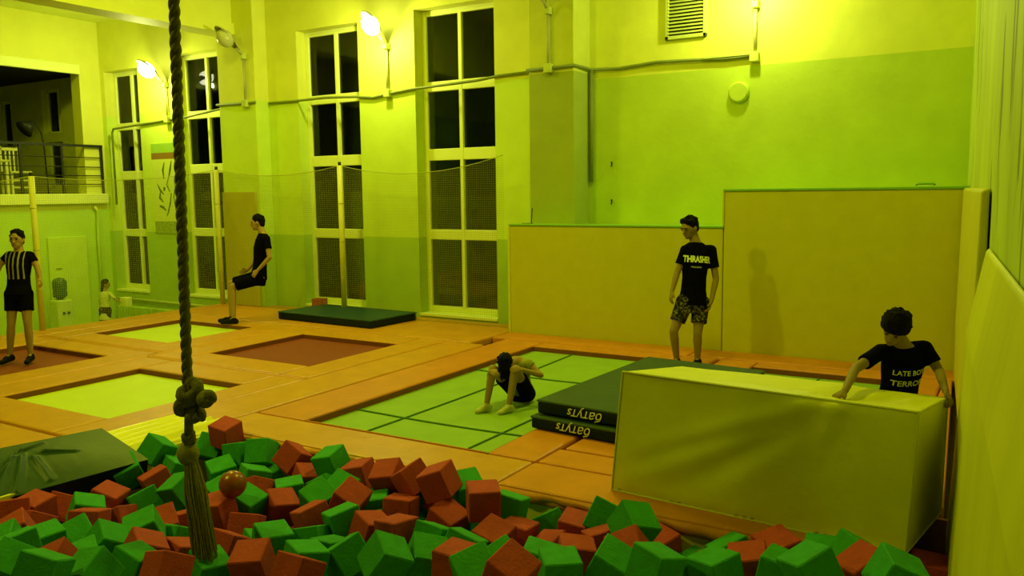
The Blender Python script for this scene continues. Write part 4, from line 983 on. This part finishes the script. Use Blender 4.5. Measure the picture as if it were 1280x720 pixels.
        shirt_o = place_mesh('t_shirt', remesh(T, 0.010, 2, 0.4), shirt, t)
    if shorts is not None:
        T = MB()
        T.loft([sec(q, a, b, 0, 0.014) for q, a, b in ((0.20, 0.138, 0.100), (0.08, 0.155, 0.108), (-0.05, 0.162, 0.110), (-0.16, 0.14, 0.1))], 22)
        for k in 'AB':
            hp, kn = J['hip' + k], J['kn' + k]; e = hp.lerp(kn, hem); d = (e - hp).normalized(); a_ = d.cross(fr).normalized(); a_ = a_ if a_.length > 0.1 else d.cross(side).normalized(); b_ = d.cross(a_)
            T.loft([(hp - d * 0.07 * s, a_ * 0.085 * s, b_ * 0.085 * s), (hp - d * 0.03 * s, a_ * 0.107 * s, b_ * 0.107 * s), (hp, a_ * 0.108 * s, b_ * 0.108 * s), (hp.lerp(e, 0.5), a_ * 0.098 * s, b_ * 0.098 * s), (e, a_ * 0.092 * s, b_ * 0.092 * s)], 18)
        place_mesh('skirt' if skirt else 'shorts', remesh(T, 0.010, 2, 0.4), shorts, t)
    if shoes is not None:
        for k in 'AB':
            T = MB(); an, to = J['an' + k], J['toe' + k]; d = to - an; hz = V((d.x, d.y, 0)).normalized() if abs(d.x) + abs(d.y) > 0.01 else V((0, -1, 0)); heel = an - hz * 0.04 * s; heel.z = min(an.z - 0.035 * s, to.z + 0.02)
            T.cone(heel, to + hz * 0.012 * s, 0.040 * s, 0.034 * s); T.cone(heel.lerp(an, 0.6), an.lerp(to, 0.55), 0.041 * s, 0.036 * s); T.cone(an, an.lerp(heel, 0.5), 0.042 * s, 0.042 * s)
            place_mesh('shoe' if shoes == M_SHOE else 'sock', remesh(T, 0.008, 2, 0.4), shoes, t)
    t['_f'] = 0; del t['_f']
    return t, shirt_o, fr, side_t, upv, pel, neck

def chest_print(t, shirt_o, body, size, frac, fr, side, upv, pel, neck, dx=0.0, bold=0.0, dirn=None, m=M_WHITEINK, sy=1.0):
    """text laid onto the shirt by projecting each vertex on its surface"""
    me = text_mesh(body, size, 0, 0, bold); org = wloc(t)
    bm = bmesh.new(); bm.from_mesh(me); bmesh.ops.triangulate(bm, faces=bm.faces)
    bmesh.ops.subdivide_edges(bm, edges=[e for e in bm.edges if e.calc_length() > 0.02], cuts=2); bmesh.ops.triangulate(bm, faces=bm.faces)
    bvh = BVHTree.FromPolygons([v.co + org for v in shirt_o.data.vertices], [tuple(p.vertices) for p in shirt_o.data.polygons])
    ctr = pel.lerp(neck, frac) + side * dx
    rx = side if side.dot(rt) > 0 else -side
    for v in bm.verts:
        p = ctr + rx * v.co.x + upv * v.co.y * sy + fr * 0.4
        hit = bvh.ray_cast(p, -fr)
        q = hit[0] + fr * 0.006 if hit[0] is not None else p - fr * 0.28
        v.co = q - org
    bm.to_mesh(me); bm.free(); me.materials.clear(); me.materials.append(m)
    o = bpy.data.objects.new('chest_print', me); COL.objects.link(o); o.parent = t; return o

def joints(D, spec):
    return {k: atd(v[0], v[1], D - (v[2] if len(v) > 2 else 0)) for k, v in spec.items()}
def dirv(r, u, f):      # direction in camera terms: right, up, towards the camera
    return (rt * r - dn * u - fw * f)

# --- teenager standing behind the stacked mats
base = V((-3.25, 9.45, 0.0)); D = depth_of(base)
J = joints(D, dict(head=(862, 284, 0.03), neck=(870, 302), shA=(857, 312, 0.04), shB=(889, 312, -0.02), elA=(846, 342, 0.05), elB=(895, 349, 0.0), wrA=(840, 364, 0.12), wrB=(889, 377, 0.08),
                   hipA=(856, 378, 0.03), hipB=(876, 379, -0.02), knA=(842, 414, 0.08), knB=(872, 417, 0.05), anA=(846, 452, -0.02), anB=(872, 453, 0.0)))
for k in 'AB': J['an' + k].z = 0.075; J['toe' + k] = J['an' + k] + dirv(-0.07, 0, 0.12); J['toe' + k].z = 0.03
J['hdA'] = J['wrA'] + dirv(-0.02, -0.09, 0.01); J['hdB'] = J['wrB'] + dirv(-0.03, -0.09, 0.02)
r = figure('teenager in black t-shirt with white logo and camouflage shorts standing behind the stacked mats', J, dirv(-0.80, -0.38, 0.50), s=1.0, skin=M_SKIN2, shorts=M_CAMO, hem=0.66, front=dirv(-0.2, 0, 1), hair='quiff', base=base, shoes=M_SHOE, sleeve=0.62, palms=(dirv(1, 0, -0.3), dirv(-1, 0, -0.3)), shirt_len=-0.04)
chest_print(r[0], r[1], 'THRASHER', 0.068, 0.70, *r[2:], dx=-0.01, bold=0.003, sy=1.5)
chest_print(r[0], r[1], 'MAGAZINE', 0.024, 0.575, *r[2:], dx=-0.03, bold=0.0)

# --- man in the striped shirt on the left red trampoline
base = V((-11.2, 5.95, -0.08)); D = depth_of(base)
J = joints(D, dict(head=(21, 299, 0.03), neck=(24, 314), shA=(12, 319), shB=(37, 319), elA=(0, 331, 0.03), elB=(46, 333, 0.0), wrA=(-7, 347, 0.08), wrB=(50, 347, 0.06), hipA=(16, 368), hipB=(31, 368),
                   knA=(14, 406, 0.05), knB=(35, 406, 0.05), anA=(12, 441), anB=(38, 439)))
for k in 'AB': J['an' + k].z = 0.015; J['toe' + k] = J['an' + k] + dirv(0.03 if k == 'B' else -0.02, 0, 0.15); J['toe' + k].z = -0.045
def stripes():
    m = mat('striped_jersey', (0.01, 0.01, 0.012), 0.9, 0.1, 10, spec=0.03); nt = m.node_tree; N = nt.nodes; L = nt.links
    tc = N.new('ShaderNodeTexCoord'); mp = N.new('ShaderNodeMapping'); sp = N.new('ShaderNodeSeparateXYZ')
    # stripes run down the chest: object-space coordinate across the body, upper part of the shirt only
    vm = N.new('ShaderNodeVectorMath'); vm.operation = 'DOT_PRODUCT'; vm.inputs[1].default_value = (rt.x, rt.y, 0)
    L.new(tc.outputs['Object'], vm.inputs[0])
    mm = N.new('ShaderNodeMath'); mm.operation = 'MULTIPLY'; mm.inputs[1].default_value = 16.5; L.new(vm.outputs['Value'], mm.inputs[0])
    fr_ = N.new('ShaderNodeMath'); fr_.operation = 'FRACT'; L.new(mm.outputs[0], fr_.inputs[0])
    lt = N.new('ShaderNodeMath'); lt.operation = 'LESS_THAN'; lt.inputs[1].default_value = 0.36; L.new(fr_.outputs[0], lt.inputs[0])
    L.new(tc.outputs['Object'], sp.inputs[0])
    g1 = N.new('ShaderNodeMath'); g1.operation = 'GREATER_THAN'; g1.inputs[1].default_value = 1.10; L.new(sp.outputs['Z'], g1.inputs[0])
    ab = N.new('ShaderNodeMath'); ab.operation = 'ABSOLUTE'; L.new(vm.outputs['Value'], ab.inputs[0])
    g2 = N.new('ShaderNodeMath'); g2.operation = 'LESS_THAN'; g2.inputs[1].default_value = 0.135; L.new(ab.outputs[0], g2.inputs[0])
    m1 = N.new('ShaderNodeMath'); m1.operation = 'MULTIPLY'; L.new(lt.outputs[0], m1.inputs[0]); L.new(g1.outputs[0], m1.inputs[1])
    m2 = N.new('ShaderNodeMath'); m2.operation = 'MULTIPLY'; L.new(m1.outputs[0], m2.inputs[0]); L.new(g2.outputs[0], m2.inputs[1])
    mx = N.new('ShaderNodeMix'); mx.data_type = 'RGBA'; mx.inputs[6].default_value = (0.004, 0.004, 0.004, 1); mx.inputs[7].default_value = (0.30, 0.28, 0.14, 1)
    L.new(m2.outputs[0], mx.inputs[0]); L.new(mx.outputs[2], N['Principled BSDF'].inputs['Base Color']); return m
figure('man in a striped shirt and black shorts standing on the red trampoline', J, dirv(0.15, -0.1, 1), s=0.97, skin=M_SKIN, shirt=stripes(), shorts=M_BLACKCL, hem=0.55, front=dirv(0, 0, 1), hair='short', base=base, sleeve=0.62, palms=(dirv(1, 0, 0.2), dirv(-1, 0, 0.2)), shirt_len=-0.02)

# --- man dropping backwards by the windows, knees bent
base = V((-10.95, 9.25, 0.0)); D = depth_of(base)
J = joints(D, dict(head=(322, 278, 0.0), neck=(329, 291), shA=(329, 298, -0.17), shB=(333, 298, 0.17), elA=(322, 322, -0.22), elB=(337, 322, 0.22), wrA=(310, 337, -0.16), wrB=(322, 338, 0.22),
                   hipA=(322, 346, -0.09), hipB=(325, 348, 0.09), knA=(289, 354, -0.11), knB=(291, 358, 0.11), anA=(289, 396, -0.10), anB=(292, 397, 0.10)))
J['anA'].z = 0.078; J['anB'].z = 0.078
for k in 'AB': J['toe' + k] = J['an' + k] + dirv(-0.17, 0, 0.02); J['toe' + k].z = J['an' + k].z - 0.045
J['hdB'] = J['wrB'] + dirv(-0.06, -0.07, 0); J['hdA'] = J['wrA'] + dirv(-0.08, -0.03, 0)
figure('man in black t-shirt dropping back with bent knees beside the upright board', J, dirv(-1, -0.12, 0.1), s=0.98, skin=M_SKIN, shorts=M_BLACKCL, hem=0.88, front=dirv(-1, 0, 0), hair='short', base=base, sleeve=0.55, palms=(dirv(0, -0.3, 1), dirv(0, -0.3, -1)), shirt_len=-0.03, hup=dirv(0.12, 1, 0))

# --- boy leaning on the big yellow block
base = V((-0.74, 6.12, 0.0)); D = depth_of(base)
J = joints(D, dict(head=(1119, 410, 0.27), neck=(1131, 430, 0.16), shA=(1102, 439, 0.15), shB=(1155, 434, 0.13), elA=(1069, 461, 0.36), elB=(1174, 464, 0.20), hipA=(1106, 512, 0.0), hipB=(1134, 513, 0.0)))
J['wrA'] = aty(1056, 489, 5.32); J['wrB'] = aty(1182, 489, 5.83)
J['hdA'] = J['wrA'] + V((-0.06, -0.10, -0.035)); J['hdB'] = J['wrB'] + V((0.045, -0.06, -0.06))
for k, x in (('A', -0.83), ('B', -0.66)):
    J['kn' + k] = V((x, 6.16, 0.34)); J['an' + k] = V((x, 6.22, 0.075)); J['toe' + k] = V((x - 0.01, 6.08, 0.03))
r = figure('boy with bushy dark hair in a black printed t-shirt leaning on the big yellow block', J, dirv(-0.62, -0.62, 0.62), s=0.84, skin=M_SKIN2, shorts=M_BLACKCL, hem=0.6, front=dirv(0, 0, 1), hair='bushy', base=base, sleeve=0.66, palms=(dirv(0.2, -1, -0.2), dirv(-0.3, -0.7, 0.2)), curls=(0.5, 0.8), shirt_len=-0.02, headscale=1.14, hup=dirv(0.1, 0.9, 0.4))
chest_print(r[0], r[1], 'LATE BOY', 0.048, 0.66, *r[2:], bold=0.001)
chest_print(r[0], r[1], 'TERROR', 0.058, 0.50, *r[2:], bold=0.001)

# --- child crouching on the long green trampoline, head on the knees
base = V((-4.35, 7.12, -0.09)); D = depth_of(base)
J = joints(D, dict(head=(631, 455, 0.17), neck=(646, 449, 0.03), shA=(632, 455, -0.10), shB=(661, 455, 0.05), elA=(612, 470, 0.12), elB=(676, 469, 0.10), wrA=(613, 464, 0.28), wrB=(652, 462, 0.27),
                   knA=(616, 461, 0.20), knB=(644, 461, 0.25), anA=(608, 494, 0.20), anB=(636, 498, 0.26)))
J['hipA'] = atz(645, 489, 0.0); J['hipB'] = atz(659, 492, 0.0)
J['hdA'] = J['wrA'] + dirv(0.0, 0.0, 0.06) + dirv(0.05, -0.02, 0); J['hdB'] = J['wrB'] + dirv(-0.08, 0.0, 0.03)
for k in 'AB': J['an' + k].z = -0.02; J['toe' + k] = J['an' + k] + dirv(-0.08, 0, 0.06); J['toe' + k].z = -0.068
figure('crouching child with dark hair hugging the knees on the long green trampoline', J, dirv(-0.25, -0.80, 0.55), s=0.82, skin=M_SKIN, shirt=mat('olive_vest', (0.28, 0.28, 0.07), 0.9, 0.2, 12, spec=0.05), shorts=M_BLACKCL, hem=0.62, front=dirv(-0.5, 0, 1), hair='fallen', base=base, shoes=M_SOCK, sleeve=0.25, palms=(dirv(0, -0.2, -1), dirv(0, -0.2, -1)), curls=(0.9, 0.7), hup=dirv(-0.15, 0.5, 0.85), shirt_len=0.1, headscale=1.12)

# --- small girl behind the net by the left wall
base = V((-15.9, 10.2, ZF)); D = depth_of(base)
J = joints(D, dict(head=(132, 355, 0.0), neck=(131, 364), shA=(126, 367, -0.03), shB=(137, 367, 0.03), elA=(125, 376), elB=(144, 374, 0.05), wrA=(126, 384, 0.05), wrB=(150, 377, 0.12), hipA=(128, 388), hipB=(135, 388),
                   knA=(128, 402), knB=(135, 402)))
for k in 'AB': J['an' + k] = V((J['kn' + k].x, J['kn' + k].y, ZF + 0.07)); J['toe' + k] = J['an' + k] + dirv(0.06, 0, 0.06); J['toe' + k].z = ZF + 0.025
figure('small girl in a pale top and dark skirt behind the net', J, dirv(0.8, -0.1, -0.3), s=0.66, skin=M_SKIN, shirt=mat('pale_top', (0.55, 0.60, 0.16), 0.9, 0.1, 12), shorts=M_NAVYCL, hem=0.95, front=dirv(0.5, 0, 0.5), hair='long', base=base, sleeve=0.9, shirt_len=-0.5, headscale=1.25, voxel=0.009, skirt=True)
hb = J['wrB'] + dirv(0.12, 0.0, 0.0)
tag(MB().box((hb.x - 0.10, hb.y - 0.07, hb.z - 0.09), (hb.x + 0.10, hb.y + 0.07, hb.z + 0.09)).build('carton', M_FRAME, bevel=0.01), 'small white carton held by the girl behind the net', 'carton')
